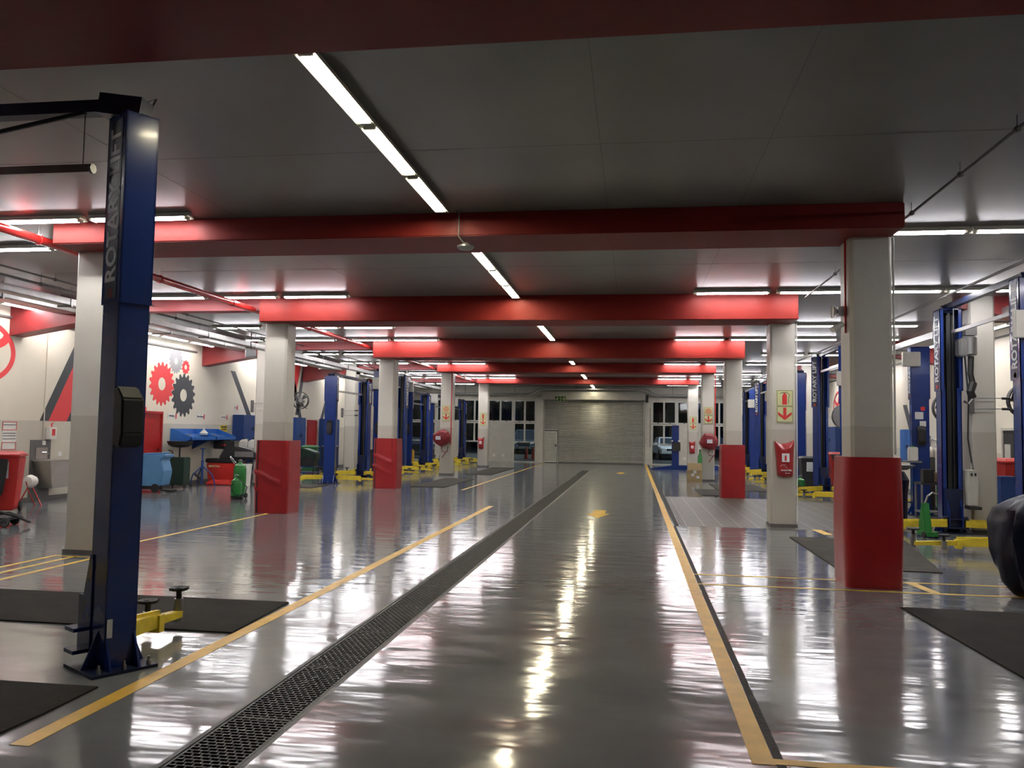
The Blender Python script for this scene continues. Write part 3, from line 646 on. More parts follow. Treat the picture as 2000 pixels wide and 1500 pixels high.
# ------------------------------------------------------------------ murals on the left wall (paint on the wall itself)
WL, WR = bpy.data.objects['wall_left'], bpy.data.objects['wall_right']
xa_, xb_ = XL+.0005, XL+.004
def mural(name, poly, m, wall=None, lab=None):
    wall = wall or WL; a, b = (xa_, xb_) if wall == WL else (XR-.004, XR-.0005)
    o = MB().prism(poly, 'x', a, b).build(name, m, wall)
    if lab: o['label'] = lab
    return o
def ell(cy, cz, a, b, n=64, t0=0): return [(cy+a*math.cos(t0+2*PI*k/n), cz+b*math.sin(t0+2*PI*k/n)) for k in range(n)]
def logo(cy, cz, s, wall):
    a, b = (xa_, xb_) if wall == WL else (XR-.004, XR-.0005)
    MB().ring(ell(cy, cz, 1.1*s, .68*s), ell(cy, cz, .98*s, .58*s), 'x', a, b).build('mural_emblem', 'mured', wall)
    MB().ring(ell(cy, cz+.30*s, .92*s, .30*s), ell(cy, cz+.36*s, .76*s, .2*s), 'x', a, b+.0005).build('mural_emblem', 'mured', wall)
    MB().ring(ell(cy, cz+.0*s, .36*s, .62*s), ell(cy, cz-.02*s, .24*s, .55*s), 'x', a, b+.001).build('mural_emblem', 'mured', wall)
logo(13.74, 2.99, 1.0, WL); logo(34.2, 2.78, 1.0, WR)
def gear(cy, cz, r, teeth, hole, m, lab, asp=1.0):
    P = []; N = teeth*8
    for k in range(N):
        ph = k % 8; rad = r if ph in (0, 1, 2) else (.84*r if ph in (4, 5, 6) else .92*r)
        t = 2*PI*(k-1)/N + PI/2; P.append((cy+rad*math.cos(t)*asp, cz+rad*math.sin(t)))
    MB().ring(P, ell(cy, cz, hole*asp, hole, N, PI/2), 'x', xa_, xb_).build('mural_gear', m, WL)['label'] = lab
gear(20.06, 2.72, .58, 18, .17, 'mured', 'large red painted gear')
gear(21.13, 2.47, .60, 17, .17, 'mudark', 'large charcoal painted gear')
gear(20.70, 3.38, .35, 17, .09, 'mugrey', 'grey painted gear', .98)
gear(21.19, 3.25, .20, 10, .065, 'mured', 'small red painted gear')
def slant(y0, wdt, z0=1.68, z1=3.70, k=1.72, m='mudark', wall=None, lab=None):
    mural('mural_stripe', [(y0, z0), (y0+wdt, z0), (y0+wdt+(z1-z0)/k, z1), (y0+(z1-z0)/k, z1)], m, wall, lab)
slant(15.61, .26); slant(15.87, .57, m='mured'); slant(16.44, .26)
slant(25.15, .3, 1.75, 3.35, -1.15)
slant(29.25, .30, 1.65, 4.0, -1.9); slant(28.75, .26, 2.1, 4.0, 3.2)
mural('mural_triangle', [(28.15, 4.0), (29.15, 4.0), (28.70, 2.75)], 'mured', lab='red inverted triangle between the crossing stripes')
slant(31.2, .3, 2.0, 3.7, 1.6); slant(38.4, .4, 1.64, 3.8, 2.1); slant(39.9, .3, 1.64, 2.9, 2.1)
slant(22.35, .35, 1.6, 3.85, -1.4, wall=WR); slant(21.0, .35, 1.6, 3.85, 1.4, wall=WR); slant(25.2, .35, 1.3, 2.6, 1.4, wall=WR)
mural('mural_triangle', [(22.0, 1.6), (22.35, 1.6), (21.95, 2.6)], 'mured', WR)
# red doors
def reddoor(n, y0, y1, h, lb):
    t = struct(bpy.data.objects.new(f'door_{n}', None)); C.objects.link(t); t.location = (XL, (y0+y1)/2, 0); a = (y1-y0)/2; t['label'] = lb
    MB().box(.0, .05, -a-.06, -a, 0, h+.06).box(0, .05, a, a+.06, 0, h+.06).box(0, .05, -a, a, h, h+.06).build('door_frame', 'doorred', t)
    MB().box(.002, .02, -a, a, 0, h).build('door_leaf', 'doorred', t)
    MB().tube([(.03, a-.12, 1.0), (.07, a-.12, 1.0), (.07, a-.22, 1.0)], .012, 6).build('door_handle', 'chrome', t)
reddoor(1, 19.22, 20.05, 1.93, 'red door left of the blue wall trays'); reddoor(2, 29.95, 30.72, 1.88, 'red door above the wheelie bins')
t = struct(bpy.data.objects.new('door_3', None)); C.objects.link(t); t.location = (XR, 19.2, 0); t['label'] = 'dark doorway in the right wall'
MB().box(-.02, -.005, -.4, .4, 0, 1.8).build('door_leaf', 'black', t); MB().box(-.05, -.002, -.46, -.4, 0, 1.86).box(-.05, -.002, .4, .46, 0, 1.86).box(-.05, -.002, -.4, .4, 1.8, 1.86).build('door_frame', 'panelw', t)
MB().box(-.03, -.02, .05, .33, 1.2, 1.5).build('door_notice', 'offw', t)

# ------------------------------------------------------------------ overhead services
def pipe_thing(name, lb, pts, r, m, hang, hz=ZC, clampm=None):
    t = thing(name, lb, 'pipe'); MB().tube(pts, r, 12).build('pipe_run', m, t, smooth=True)
    for (x, y, z) in hang:
        MB().tube([(x, y, z+r), (x, y, hz)], .005, 5).build('hanger_rod', 'steel', t)
        MB().lathe([(r+.004, -.012), (r+.012, -.012), (r+.012, .012), (r+.004, .012)], (x, y, z), 12, 'Y').build('pipe_clamp', m, t)
    return t
pipe_thing('sprinkler_pipe', 'long red pipe hung below the ceiling along the left pillars', [(-7.22, -6, 3.86), (-7.22, 38, 3.86)], .055, 'pipe', [(-7.22, y, 3.86) for y in (9.0, 11.6, 13.9, 17.5, 19.8, 24.5, 27, 32, 34.6)])
pipe_thing('thin_pipe', 'thin dark pipe hung below the ceiling along the right pillars', [(2.86, -6, 3.95), (2.86, 14.4, 3.95)], .014, 'trim', [(2.86, y, 3.95) for y in (5.5, 6.6, 7.7, 9.0, 10.6, 12.3)])
def duct(name, lb, x0, x1, y0, y1, z0, z1, m='galv', rods=()):
    t = thing(name, lb, 'cable tray'); 
    MB().box(x0, x1, y0, y1, z0, z0+.008).box(x0, x0+.01, y0, y1, z0, z1).box(x1-.01, x1, y0, y1, z0, z1).build('tray', m, t)
    for y in rods:
        for x in (x0-.006, x1+.006): MB().tube([(x, y, z0), (x, y, ZC)], .006, 5).build('hanger_rod', 'steel', t)
        MB().box(x0-.03, x1+.03, y-.02, y+.02, z0-.03, z0-.001).build('tray_bracket', 'steel', t)
    return t
duct('cable_tray', 'wide galvanised tray hanging over the left bay above the wall lights', -11.2, -10.75, -6, 43, 3.78, 3.90, rods=[10+2.6*k for k in range(12)])
duct('cable_tray', 'narrow galvanised trunking hanging over the left bay beside the wide tray', -10.12, -9.9, -6, 43, 3.72, 3.84, rods=[10.8+2.4*k for k in range(13)])
duct('cable_tray', 'wide galvanised tray hanging over the right bay lifts', 6.25, 6.75, -6, 43, 3.72, 3.86, rods=[8+2.6*k for k in range(13)])
for x, z, r, lb in ((-9.55, 3.88, .02, 'thin dark conduit over the left bay'), (-9.3, 3.95, .015, 'thinnest conduit near the ceiling of the left bay')):
    pipe_thing('conduit', lb, [(x, -6, z), (x, 43, z)], r, 'trim', [(x, 12+4*k, z) for k in range(8)])
pipe_thing('conduit', 'thin dark conduit over the right bay', [(5.05, 3, 3.94), (5.05, 43, 3.94)], .02, 'trim', [])
t = thing('hanging_sensor', 'grey dome sensor hanging in front of the second red beam', 'sensor', (-1.86, 8.86, 0))
MB().tube([(-.08, 0, ZC), (-.08, 0, 3.76), (-.02, -.01, 3.69)], .008, 6).build('drop_rod', 'trim', t); MB().tube([(-.11, 0, ZC), (-.11, 0, 3.82)], .003, 5).build('wire', 'black', t)
MB().lathe([(.03, 3.69), (.05, 3.67), (.095, 3.655), (.095, 3.635), (.07, 3.615), (.02, 3.605)], seg=20).build('dome', 'steel', t, smooth=True)
t = thing('floodlight', 'small grey floodlight hanging by the red haunched beam over the left bay', 'floodlight', (-9.72, 19.8, 0))
MB().tube([(0, 0, ZC), (0, 0, 3.60)], .012, 6).build('bracket', 'black', t); MB().add(*(lambda m: (m.v, m.f))(MB().cbox((0, 0, 3.5), (.26, .16, .2), .6))).build('lamp_body', 'steel', t, bevel=.015)

# pillar fittings on the nearest right pillar
t = thing('siren', 'beige alarm horn on the left face of the nearest right pillar', 'siren', (2.33, 9.55, 3.0))
MB().box(-.09, 0, -.05, .05, -.05, .05).build('siren_body', 'steel', t); MB().lathe([(.02, 0), (.04, -.02), (.07, -.05), (.078, -.055), (.07, -.05)], (-.09, 0, 0), 18, 'X').build('horn', 'offw', t, smooth=True)
t = thing('security_camera', 'white bullet camera below the alarm horn on the nearest right pillar', 'camera', (2.33, 9.5, 2.88))
MB().tube([(0, 0, -.02), (-.04, 0, -.03), (-.07, 0, -.04)], .01, 6).build('mount', 'offw', t); MB().tube([(-.05, 0, -.03), (-.17, -.06, -.1)], .032, 12, rs=[.03, .036]).build('camera_body', 'white', t)
t = MB().tube([(2.315, 9.5, 3.78), (2.315, 9.5, 2.75)], .012, 8).build('conduit', 'pipe'); tag(t, 'short red conduit feeding the alarm horn on the nearest right pillar', 'conduit')
t = MB().tube([(2.785, 9.38, 3.78), (2.785, 9.38, 1.42)], .012, 8).build('conduit', 'white'); tag(t, 'white conduit down the right edge of the nearest right pillar', 'conduit')
t = MB().tube([(2.855, 15.14, 3.6), (2.855, 15.14, .1)], .01, 8).build('conduit', 'white'); tag(t, 'white conduit down the right edge of the pillar with the extinguisher bag', 'conduit')

# ------------------------------------------------------------------ signs, extinguisher bags, hose covers
def firesign(x, y, z, lb, hose=False):
    t = thing('fire_sign', lb, 'sign', (x, y, z)); MB().box(-.145, .145, -.012, 0, -.29, .29).build('sign_board', 'sign', t)
    MB().ring([(-.135, -.28), (.135, -.28), (.135, -.005), (-.135, -.005)], [(-.128, -.273), (.128, -.273), (.128, -.012), (-.128, -.012)], 'y', -.0135, -.012).ring([(-.135, .005), (.135, .005), (.135, .28), (-.135, .28)], [(-.128, .012), (.128, .012), (.128, .273), (-.128, .273)], 'y', -.0135, -.012).build('border', 'darkp', t)
    if hose:
        o = ell(0, .14, .10, .10, 40); i = ell(0, .14, .085, .085, 40); mb = MB().ring(o, i, 'y', -.015, -.012).ring(ell(0, .14, .065, .065, 40), ell(0, .14, .05, .05, 40), 'y', -.015, -.012).ring(ell(0, .14, .03, .03, 40), ell(0, .14, .012, .012, 40), 'y', -.015, -.012); mb.build('hose_symbol', 'redl', t)
    else:
        MB().prism([(-.045, .03), (.035, .03), (.035, .19), (.015, .215), (.015, .235), (-.02, .235), (-.02, .215), (-.045, .19)], 'y', -.016, -.012).build('extinguisher_symbol', 'redl', t)
        MB().tube([(-.075, -.014, .225), (-.03, -.014, .245), (.04, -.014, .245), (.085, -.014, .2), (.065, -.014, .14), (.062, -.014, .04)], .0045, 6).build('hose_symbol', 'darkp', t)
    MB().prism([(0, -.245), (.115, -.15), (.115, -.10), (.025, -.17), (.025, -.025), (-.025, -.025), (-.025, -.17), (-.115, -.10), (-.115, -.15)], 'y', -.016, -.012).build('arrow_symbol', 'redl', t)
firesign(2.645, 15.12, 2.13, 'pale yellow fire extinguisher sign on the unpadded right pillar, the largest sign')
firesign(-6.98+.2, 29.4, 2.25, 'hose reel sign on the left pillar above the maroon cover', True)
firesign(2.57, 29.3, 2.28, 'hose reel sign on the right pillar above the maroon cover', True)
firesign(2.56, 36.6, 2.1, 'extinguisher sign on the farthest right pillar above the cardboard box')
firesign(-6.76, 36.8, 2.16, 'extinguisher sign on the farthest left pillar')
def extbag(x, y, z0, z1, wd, lb, txt=False, tilt=0):
    t = thing('extinguisher_bag', lb, 'fire extinguisher cover', (x, y, 0), 0); h = z1-z0; a = wd/2
    poly = [(-a*.72, z0+.03), (-a*.1, z0), (a*.82, z0+.02), (a*.86, z0+h*.5), (a*.98, z1), (a*.2, z1-.06), (-a*.35, z1-.07), (-a, z1-.02), (-a*.82, z0+h*.5)]
    mb = MB(); n = len(poly); c = (0, (z0+z1)/2)
    for (px, pz), d in [(p, 0) for p in poly]: mb.v.append((px, 0, pz))
    for px, pz in poly: mb.v.append((px*.9, -.09, (pz-c[1])*.93+c[1]))
    for px, pz in poly: mb.v.append((px*.45, -.135, (pz-c[1])*.6+c[1]))
    for r in (0, 1):
        for i in range(n): mb.f.append((r*n+i, r*n+(i+1) % n, (r+1)*n+(i+1) % n, (r+1)*n+i))
    mb.f += [tuple(range(n)), tuple(range(2*n, 3*n))[::-1]]
    mb.build('bag', 'red_pad', t, bevel=.008)
    MB().box(-a*.36, a*.36, -.142, -.134, z0+h*.42, z0+h*.42+a*.85).build('label_patch', 'letter', t)
    zz = z0+h*.42+a*.42
    MB().prism([(-a*.1, zz-a*.3), (a*.1, zz-a*.3), (a*.1, zz+a*.15), (0, zz+a*.28), (-a*.1, zz+a*.15)], 'y', -.146, -.142).build('extinguisher_print', 'redl', t)
    if txt:
        text('EAGLE FIRE', .036, 'letter', t, face_mtx((.01, -.139, z0+.135), (1, 0, 0), (0, 0, 1)))
        text('FIRE CARE', .018, 'letter', t, face_mtx((.03, -.139, z0+.085), (1, 0, 0), (0, 0, 1)))
        MB().tube([(-.09, -.138, z0+.2), (-.07, -.138, z0+.23), (-.0, -.138, z0+.235), (-.05, -.138, z0+.215), (-.0, -.138, z0+.2), (.03, -.138, z0+.17)], .003, 5).build('eagle_print', 'letter', t)
extbag(2.635, 15.12, .87, 1.54, .35, 'red extinguisher bag with white lettering on the unpadded right pillar', True)
extbag(-6.84, 36.8, .80, 1.36, .30, 'small red extinguisher bag on the farthest left pillar')
extbag(2.52, 36.6, .78, 1.34, .28, 'small red extinguisher bag on the farthest right pillar')
def hosecover(x, y, z, lb, sd):
    t = thing('hose_reel_cover', lb, 'hose reel cover', (x, y, z)); mb = MB(); rr = random.Random(3 if sd > 0 else 5); N = 10
    A = [(.31*(1+.10*rr.uniform(-1, 1))*math.cos(2*PI*k/N+.2), .30*(1+.10*rr.uniform(-1, 1))*math.sin(2*PI*k/N+.2)) for k in range(N)]
    for s_, yy in ((.75, 0), (1, -.06), (1.0, -.2), (.72, -.27), (.2, -.29)):
        for (px, pz) in A: mb.v.append((px*s_+rr.uniform(-.012, .012), yy+rr.uniform(-.008, .008), pz*s_+rr.uniform(-.012, .012)))
    for r in range(4):
        for i in range(N): mb.f.append((r*N+i, r*N+(i+1) % N, (r+1)*N+(i+1) % N, (r+1)*N+i))
    mb.f += [tuple(range(N)), tuple(range(4*N, 5*N))[::-1]]; mb.build('cover', 'hosec', t)
    MB().box(-.14+.06*sd, .04+.06*sd, -.305, -.285, -.06, .07).build('label_patch', 'letter', t)
    MB().tube([(.05, -.1, -.24), (-.02, -.1, -.36), (.0, -.1, -.48), (.18, -.1, -.5), (.22, -.1, -.3), (.2, -.1, -.45), (.08, -.1, -.6), (-.0, -.1, -.72)], .014, 8).build('hose', 'hosec', t, smooth=True)
hosecover(-6.88, 29.4, 1.34, 'maroon hose reel cover on the left pillar', -1); hosecover(2.58, 29.3, 1.38, 'maroon hose reel cover on the right pillar', 1)
for x, y, lb in ((-6.58, 29.38, 'red riser pipe on the left hose reel pillar'), (2.80, 29.28, 'red riser pipe on the right hose reel pillar')):
    t = MB().tube([(x, y, 3.75), (x, y, 1.1)], .018, 8).build('riser_pipe', 'pipe', smooth=True); tag(t, lb, 'pipe')

# ------------------------------------------------------------------ floor mats
def fmat(x0, x1, y0, y1, lb, m='mat', quad=None):
    q = quad or [(x0, y0), (x1, y0), (x1, y1), (x0, y1)]
    t = MB().prism(q, 'z', .002, .012).build('rubber_mat', m); tag(t, lb, 'mat')
fmat(-6.9, -3.1, 6.12, 7.26, 'long black rubber mat behind the foreground left lift post', quad=[(-6.9, 6.12), (-3.08, 6.12), (-3.12, 7.28), (-6.9, 7.24)])
fmat(0, 0, 0, 0, 'black rubber mat with a curled corner at the lower left edge', quad=[(-6.9, 3.3), (-3.25, 3.3), (-3.21, 4.2), (-3.22, 4.70), (-6.9, 4.66)])
fmat(2.45, 4.9, 10.6, 13.68, 'grey black mat behind the nearest right red pad', quad=[(2.46, 10.6), (3.65, 10.55), (4.2, 13.7), (2.46, 13.68)], m='matg')
fmat(2.5, 7.5, 5.3, 8.3, 'large black rubber mat at the lower right edge', quad=[(2.63, 5.4), (7.5, 5.4), (7.5, 8.15), (2.5, 8.32)])
fmat(1.8, 2.4, 22.35, 24.9, 'dark mat lying left of the farther right red pad', m='matg'); fmat(2.45, 3.9, 24.6, 27.8, 'dark mat behind the farther right red pad', m='matg')
fmat(-9.6, -8.6, 21.4, 22.6, 'dark mat in front of the nearest left bay lift', m='matg'); fmat(-6.3, -5.3, 22.9, 27.4, 'dark mat right of the farther left red pad', m='matg')
fmat(-6.2, -5.2, 30.2, 36.5, 'long dark mat beside the far left pillars', m='matg')
fmat(5.8, 7.4, 9.7, 11.6, 'dark mat beside the nearest right lift', m='matg')

# ------------------------------------------------------------------ wheelie bins etc.
def wheelie(x, y, rz, s, m, lb, note=None, lid_open=False):
    t = thing('wheelie_bin', lb, 'bin', (x, y, 0), rz); a, b, h = .27*s, .30*s, .92*s     # front faces -Y
    MB().taper(.05, h, (-a*.78, a*.78, -b*.72, b*.72), (-a, a, -b, b)).build('bin_body', m, t, bevel=.02)
    MB().box(-a-.025, a+.025, -b-.03, b+.05, h, h+.035).taper(h+.035, h+.09, (-a, a, -b, b+.03), (-a*.85, a*.85, -b*.8, b)).build('lid', m, t, bevel=.012)
    MB().tube([(-a*.8, b+.08, h), (a*.8, b+.08, h)], .016, 8).build('handle', m, t)
    for s_ in (-1, 1): MB().lathe([(.09, -.025), (.1, -.015), (.1, .015), (.09, .025)], (s_*(a*.78+.02), b*.62, .1), 14, 'X').build('wheel', 'tread', t)
    if note is not None:
        w_ = .13*s; MB().add([(-w_, -b*.93-.012, h*.62), (w_, -b*.93-.012, h*.62), (w_, -b*.985-.012, h*.92), (-w_, -b*.985-.012, h*.92)], [(0, 1, 2, 3)]).build('notice', 'letter', t)
        if note: text(note, .085*s, 'darkp', t, face_mtx((0, -b*.97-.016, h*.81), (1, 0, 0), (0, -.055, 1)))
        MB().prism([(-.07*s, h*.66), (-.03*s, h*.66), (-.05*s, h*.71)], 'y', -b*.95-.02, -b*.95-.012).prism([(.02*s, h*.66), (.08*s, h*.66), (.06*s, h*.7), (.04*s, h*.7)], 'y', -b*.95-.02, -b*.95-.012).build('notice_print', 'mugrey', t)
    return t
wheelie(-11.35, 13.55, .5, 1.1, 'binred', 'red wheelie bin with a PAPER notice at the left edge', 'PAPER')
t = thing('garment_bag', 'black padded cover hanging over the front of the red PAPER bin', 'cover', (-11.12, 13.2, 0), .5)
mb = MB().prism([(-.36, .35), (-.1, .27), (.05, .34), (.09, .6), (.12, .98), (-.36, 1.0)], 'y', -.06, 0); mb.build('cover_cloth', 'blackp', t, bevel=.015)
wheelie(-11.5, 28.3, .2, 1.0, 'bingreen', 'green wheelie bin beside the black one, left of the first left bay lift', ''); wheelie(-11.1, 29.2, .2, 1.0, 'binblack', 'black wheelie bin with a white notice, next to the green bin', '')
wheelie(-11.3, 37.6, .2, 1.0, 'binred', 'red wheelie bin far down the left bay behind the padded pillar', '')
wheelie(5.2, 25.75, 0, 1.0, 'binblack', 'black wheelie bin left of the lift between the two nearest right pillars', '')
wheelie(6.05, 25.6, 0, 1.15, 'binred', 'red wheelie bin right of the lift between the two nearest right pillars')
wheelie(7.35, 17.3, 0, 1.25, 'binred', 'large red wheelie bin by the doorway at the right edge')
# hand basin unit
t = thing('wash_basin', 'stainless hand basin on the left wall below a dark splashback', 'basin', (XL, 15.75, 0))
MB().box(.001, .012, -.38, .22, .1, 1.28).build('splashback', 'trim', t)
MB().box(.012, .02, -.22, .12, .88, 1.12).build('steel_plate', 'sink', t)
MB().taper(.28, .84, (.02, .34, -.12, .42), (.02, .42, -.30, .50)).box(.012, .46, -.34, .55, .84, .87).build('basin', 'sink', t, bevel=.01)
MB().tube([(.02, .0, 1.0), (.1, .0, 1.0), (.14, 0, .98), (.15, 0, .94)], .014, 8).tube([(.03, -.06, 1.02), (.03, .06, 1.02)], .014, 8).build('tap', 'chrome', t)
MB().box(.012, .04, -.05, .03, 1.17, 1.26).build('switch', 'white', t); MB().box(.002, .02, .45, .56, .93, 1.02).build('socket', 'white', t)
MB().tube([(.012, -.02, 1.26), (.012, -.02, 3.6)], .012, 6).build('feed_pipe', 'wall', t)
t = thing('soap_dispenser', 'white soap dispenser with a red pump on the left wall', 'dispenser', (XL, 15.92, 1.42)); MB().box(.0, .1, -.11, .11, -.13, .13).build('bottle', 'white', t, bevel=.01)
MB().box(.1, .103, -.05, .05, -.05, .09).build('label', 'redl', t); MB().tube([(.05, 0, .13), (.05, 0, .2), (.05, .04, .22)], .014, 6).build('pump', 'redl', t)
t = thing('notice_board', 'framed recycling notice with red borders on the left wall', 'sign', (XL, 14.78, 1.36))
for z0, z1, m in ((.12, .29, 'redl'), (-.27, -.12, 'redl')):
    MB().ring([(-.19, z0), (.19, z0), (.19, z1), (-.19, z1)], [(-.178, z0+.012), (.178, z0+.012), (.178, z1-.012), (-.178, z1-.012)], 'x', .001, .008).build('red_border', m, t)
MB().box(.0005, .004, -.19, .19, -.27, .29).build('board', 'white', t)
for z in (.0, .05, -.06, .22): MB().box(.004, .006, -.17, .17, z, z+.014).build('print_line', 'darkp', t)
t = thing('trolley', 'low black wheeled creeper frame on the floor at the left edge', 'creeper', (-9.75, 11.75, 0), .3)
MB().box(-.5, .1, -.16, .16, .10, .14).tube([(-.45, -.1, .14), (-.1, -.1, .24), (.1, .05, .15), (.35, .0, .06)], .02, 6).tube([(-.4, .1, .14), (.0, .1, .2), (.2, .1, .12)], .02, 6).build('frame', 'black', t)
for x, y in ((-.42, -.18), (-.42, .18), (.05, -.18), (.05, .18)): MB().lathe([(.07, -.02), (.075, 0), (.07, .02)], (x, y, .075), 14, 'Y').lathe([(.05, -.025), (.05, -.021)], (x, y, .075), 14, 'Y').build('wheel', 'tread', t)
MB().lathe([(.055, -.2), (.06, -.2), (.06, -.205), (.055, -.205)], (.05, 0, .075), 16, 'Y').build('hub_ring', 'steel', t)
t = thing('paper_roll', 'white roll on a thin red stand beside the PAPER bin', 'roll', (-11.75, 14.75, 0))
MB().lathe([(.02, -.10), (.10, -.09), (.13, 0), (.10, .09), (.02, .10)], (0, 0, .48), 18, 'Y').build('roll', 'white', t, smooth=True)
for s_ in (-1, 1): MB().tube([(s_*.02, .0, .42), (s_*.22, .05*s_, 0)], .012, 6).build('stand_leg', 'pipe', t)
MB().tube([(0, -.13, .48), (0, -.05, .3), (0, .15, .0)], .01, 6).build('stand_brace', 'pipe', t)
# floor scrubber
t = thing('floor_scrubber', 'pale blue floor scrubbing machine just right of the foreground lift post', 'floor scrubber', (-11.62, 18.75, 0), .1)
MB().prism([(-.42, .16), (.30, .16), (.36, .5), (.28, .8), (.42, .88), (.40, .92), (-.30, .92), (-.44, .7)], 'y', -.25, .25).build('body', 'sky', t, bevel=.03)
MB().box(-.4, .34, -.22, .22, .08, .17).build('deck', 'black', t)
for x in (-.25, .18): MB().lathe([(.10, -.02), (.11, 0), (.10, .02)], (x, -.27, .11), 16, 'Y').build('wheel', 'tread', t)
MB().tube([(.3, -.2, .08), (.46, -.1, .05), (.5, .15, .05)], .035, 8).build('squeegee', 'black', t); MB().tube([(-.3, -.2, .92), (.3, -.2, .95), (.42, -.1, .97)], .02, 8).build('handle', 'sky', t)
# oil drainer
t = thing('oil_drainer', 'dark green oil drain tank on wheels with a black funnel pan', 'oil drainer', (-11.83, 20.25, 0))
MB().box(-.22, .22, -.18, .18, .08, .80).build('tank', 'dgreen', t, bevel=.02)
MB().tube([(.0, 0, .8), (.0, 0, 1.06)], .022, 8).build('stem', 'black', t)
mb = MB(); N = 12
prof = [(0.02, 1.05), (.2, 1.07), (.30, 1.13), (.33, 1.22), (.31, 1.22), (.2, 1.10), (.03, 1.08)]
mb.lathe(prof, seg=18).build('funnel_pan', 'black', t, smooth=True)
MB().tube([(-.2, .1, .78), (-.28, .1, .95), (-.38, .08, .97)], .013, 6).tube([(-.25, -.15, .1), (-.22, -.15, .85)], .01, 6).build('push_handle', 'black', t)
for x in (-.26, .26):
    for y in (-.16, .16): MB().lathe([(.05, -.015), (.06, 0), (.05, .015)], (x, y, .06), 12, 'X').build('castor', 'tread', t)
# transmission jack stand
t = thing('jack_stand', 'tall blue tripod jack between the drain tank and the red balancer', 'jack', (-11.62, 21.05, 0))
MB().tube([(0, 0, .05), (0, 0, .7)], .035, 10).tube([(0, 0, .7), (0, 0, 1.0)], .022, 8).build('column', 'cab', t); MB().box(-.05, .05, -.05, .05, 1.0, 1.03).build('saddle', 'cab', t)
for a in (.2, 2.4, 4.2): MB().tube([(0, 0, .55), (.28*math.cos(a), .28*math.sin(a), .3), (.36*math.cos(a), .36*math.sin(a), .02)], .018, 8).build('leg', 'cab', t)
MB().tube([(-.03, .0, .2), (-.2, -.1, .35)], .03, 8).build('pump', 'black', t)
# wheel balancer
t = thing('wheel_balancer', 'red wheel balancer with a black display and grey domed hood against the left wall', 'wheel balancer', (-11.55, 22.2, 0))
MB().taper(.02, .60, (-.38, .38, -.28, .28), (-.42, .42, -.30, .30)).build('base_cabinet', 'binred', t, bevel=.02)
MB().box(-.45, .5, -.32, .32, .60, .72).build('tool_tray', 'blackp', t, bevel=.02)
mb = MB(); mb.prism([(-.05, .74), (.12, 1.0), (.45, 1.08), (.92, .98), (1.12, .80), (1.1, .72), (.0, .70)], 'y', -.34, .1); mb.build('wheel_hood', 'blackp', t, bevel=.05)
MB().box(.45, 1.0, -.355, -.34, .78, .93).build('hood_window', 'steel', t)
MB().box(-.42, .18, .1, .16, .98, 1.22).box(-.14, -.08, .12, .16, .7, .98).build('display', 'black', t, bevel=.01)
text('corghi', .06, 'redl', t, face_mtx((-.12, .097, 1.1), (1, 0, 0), (0, 0, 1)))
text('GEODYNA', .07, 'sign', t, face_mtx((-.18, -.302, .5), (1, 0, 0), (0, 0, 1)))
MB().tube([(.5, -.2, .66), (.75, -.25, .66)], .05, 10).build('shaft', 'chrome', t)
MB().box(.2, .75, -.1, .3, .42, .6).box(.3, .6, .0, .28, .0, .42).build('machine_arm', 'black', t)
t = MB().taper(.015, .14, (-11.75, -10.95, 21.4, 21.7), (-11.6, -11.1, 21.45, 21.65)).build('red_sack', 'binred', None, bevel=.02); tag(t, 'low red sack on the floor before the red balancer', 'sack')
# bench with jugs
t = thing('workbench', 'black bench with clutter under the blue wall cupboard', 'bench', (-11.85, 24.2, 0)); MB().box(-.4, .5, -.75, .75, .93, .98).build('bench_top', 'steel', t)
for x in (-.35, .45):
    for y in (-.7, .7): MB().box(x-.03, x+.03, y-.03, y+.03, 0, .93).build('leg', 'black', t)
MB().box(-.3, .4, -.6, .6, .3, .75).build('drawer_unit', 'cab', t)
for k, (x, y, lb) in enumerate(((-11.75, 23.7, 'left'), (-11.45, 23.7, 'right'))):
    t = thing('plastic_jug', f'{lb} one of two white plastic jugs on the bench below the yellow sign', 'jug', (x, y, .98), 0, 'white jugs'); MB().taper(0, .2, (-.13, .13, -.09, .09), (-.13, .13, -.09, .09)).taper(.2, .27, (-.13, .13, -.09, .09), (-.05, .05, -.05, .05)).build('jug_body', 'white', t, bevel=.02)
    MB().lathe([(.03, .27), (.03, .31)], (0, 0, 0), 10).build('cap', 'black', t); MB().tube([(.04, 0, .27), (.12, 0, .27), (.12, 0, .18)], .012, 6).build('handle', 'white', t)
for k, y in enumerate((24.3, 24.65, 25.0)):
    t = tag(MB().cbox((-11.5, y, .98+.06), (.22, .2, .12), .3*k).build('parts_box', ['black', 'offw', 'card'][k], None, bevel=.005), ['black parts box on the bench under the blue cupboard', 'off-white parts box in the middle of the bench under the blue cupboard', 'brown parts box on the bench, nearest the bay column'][k], 'box')
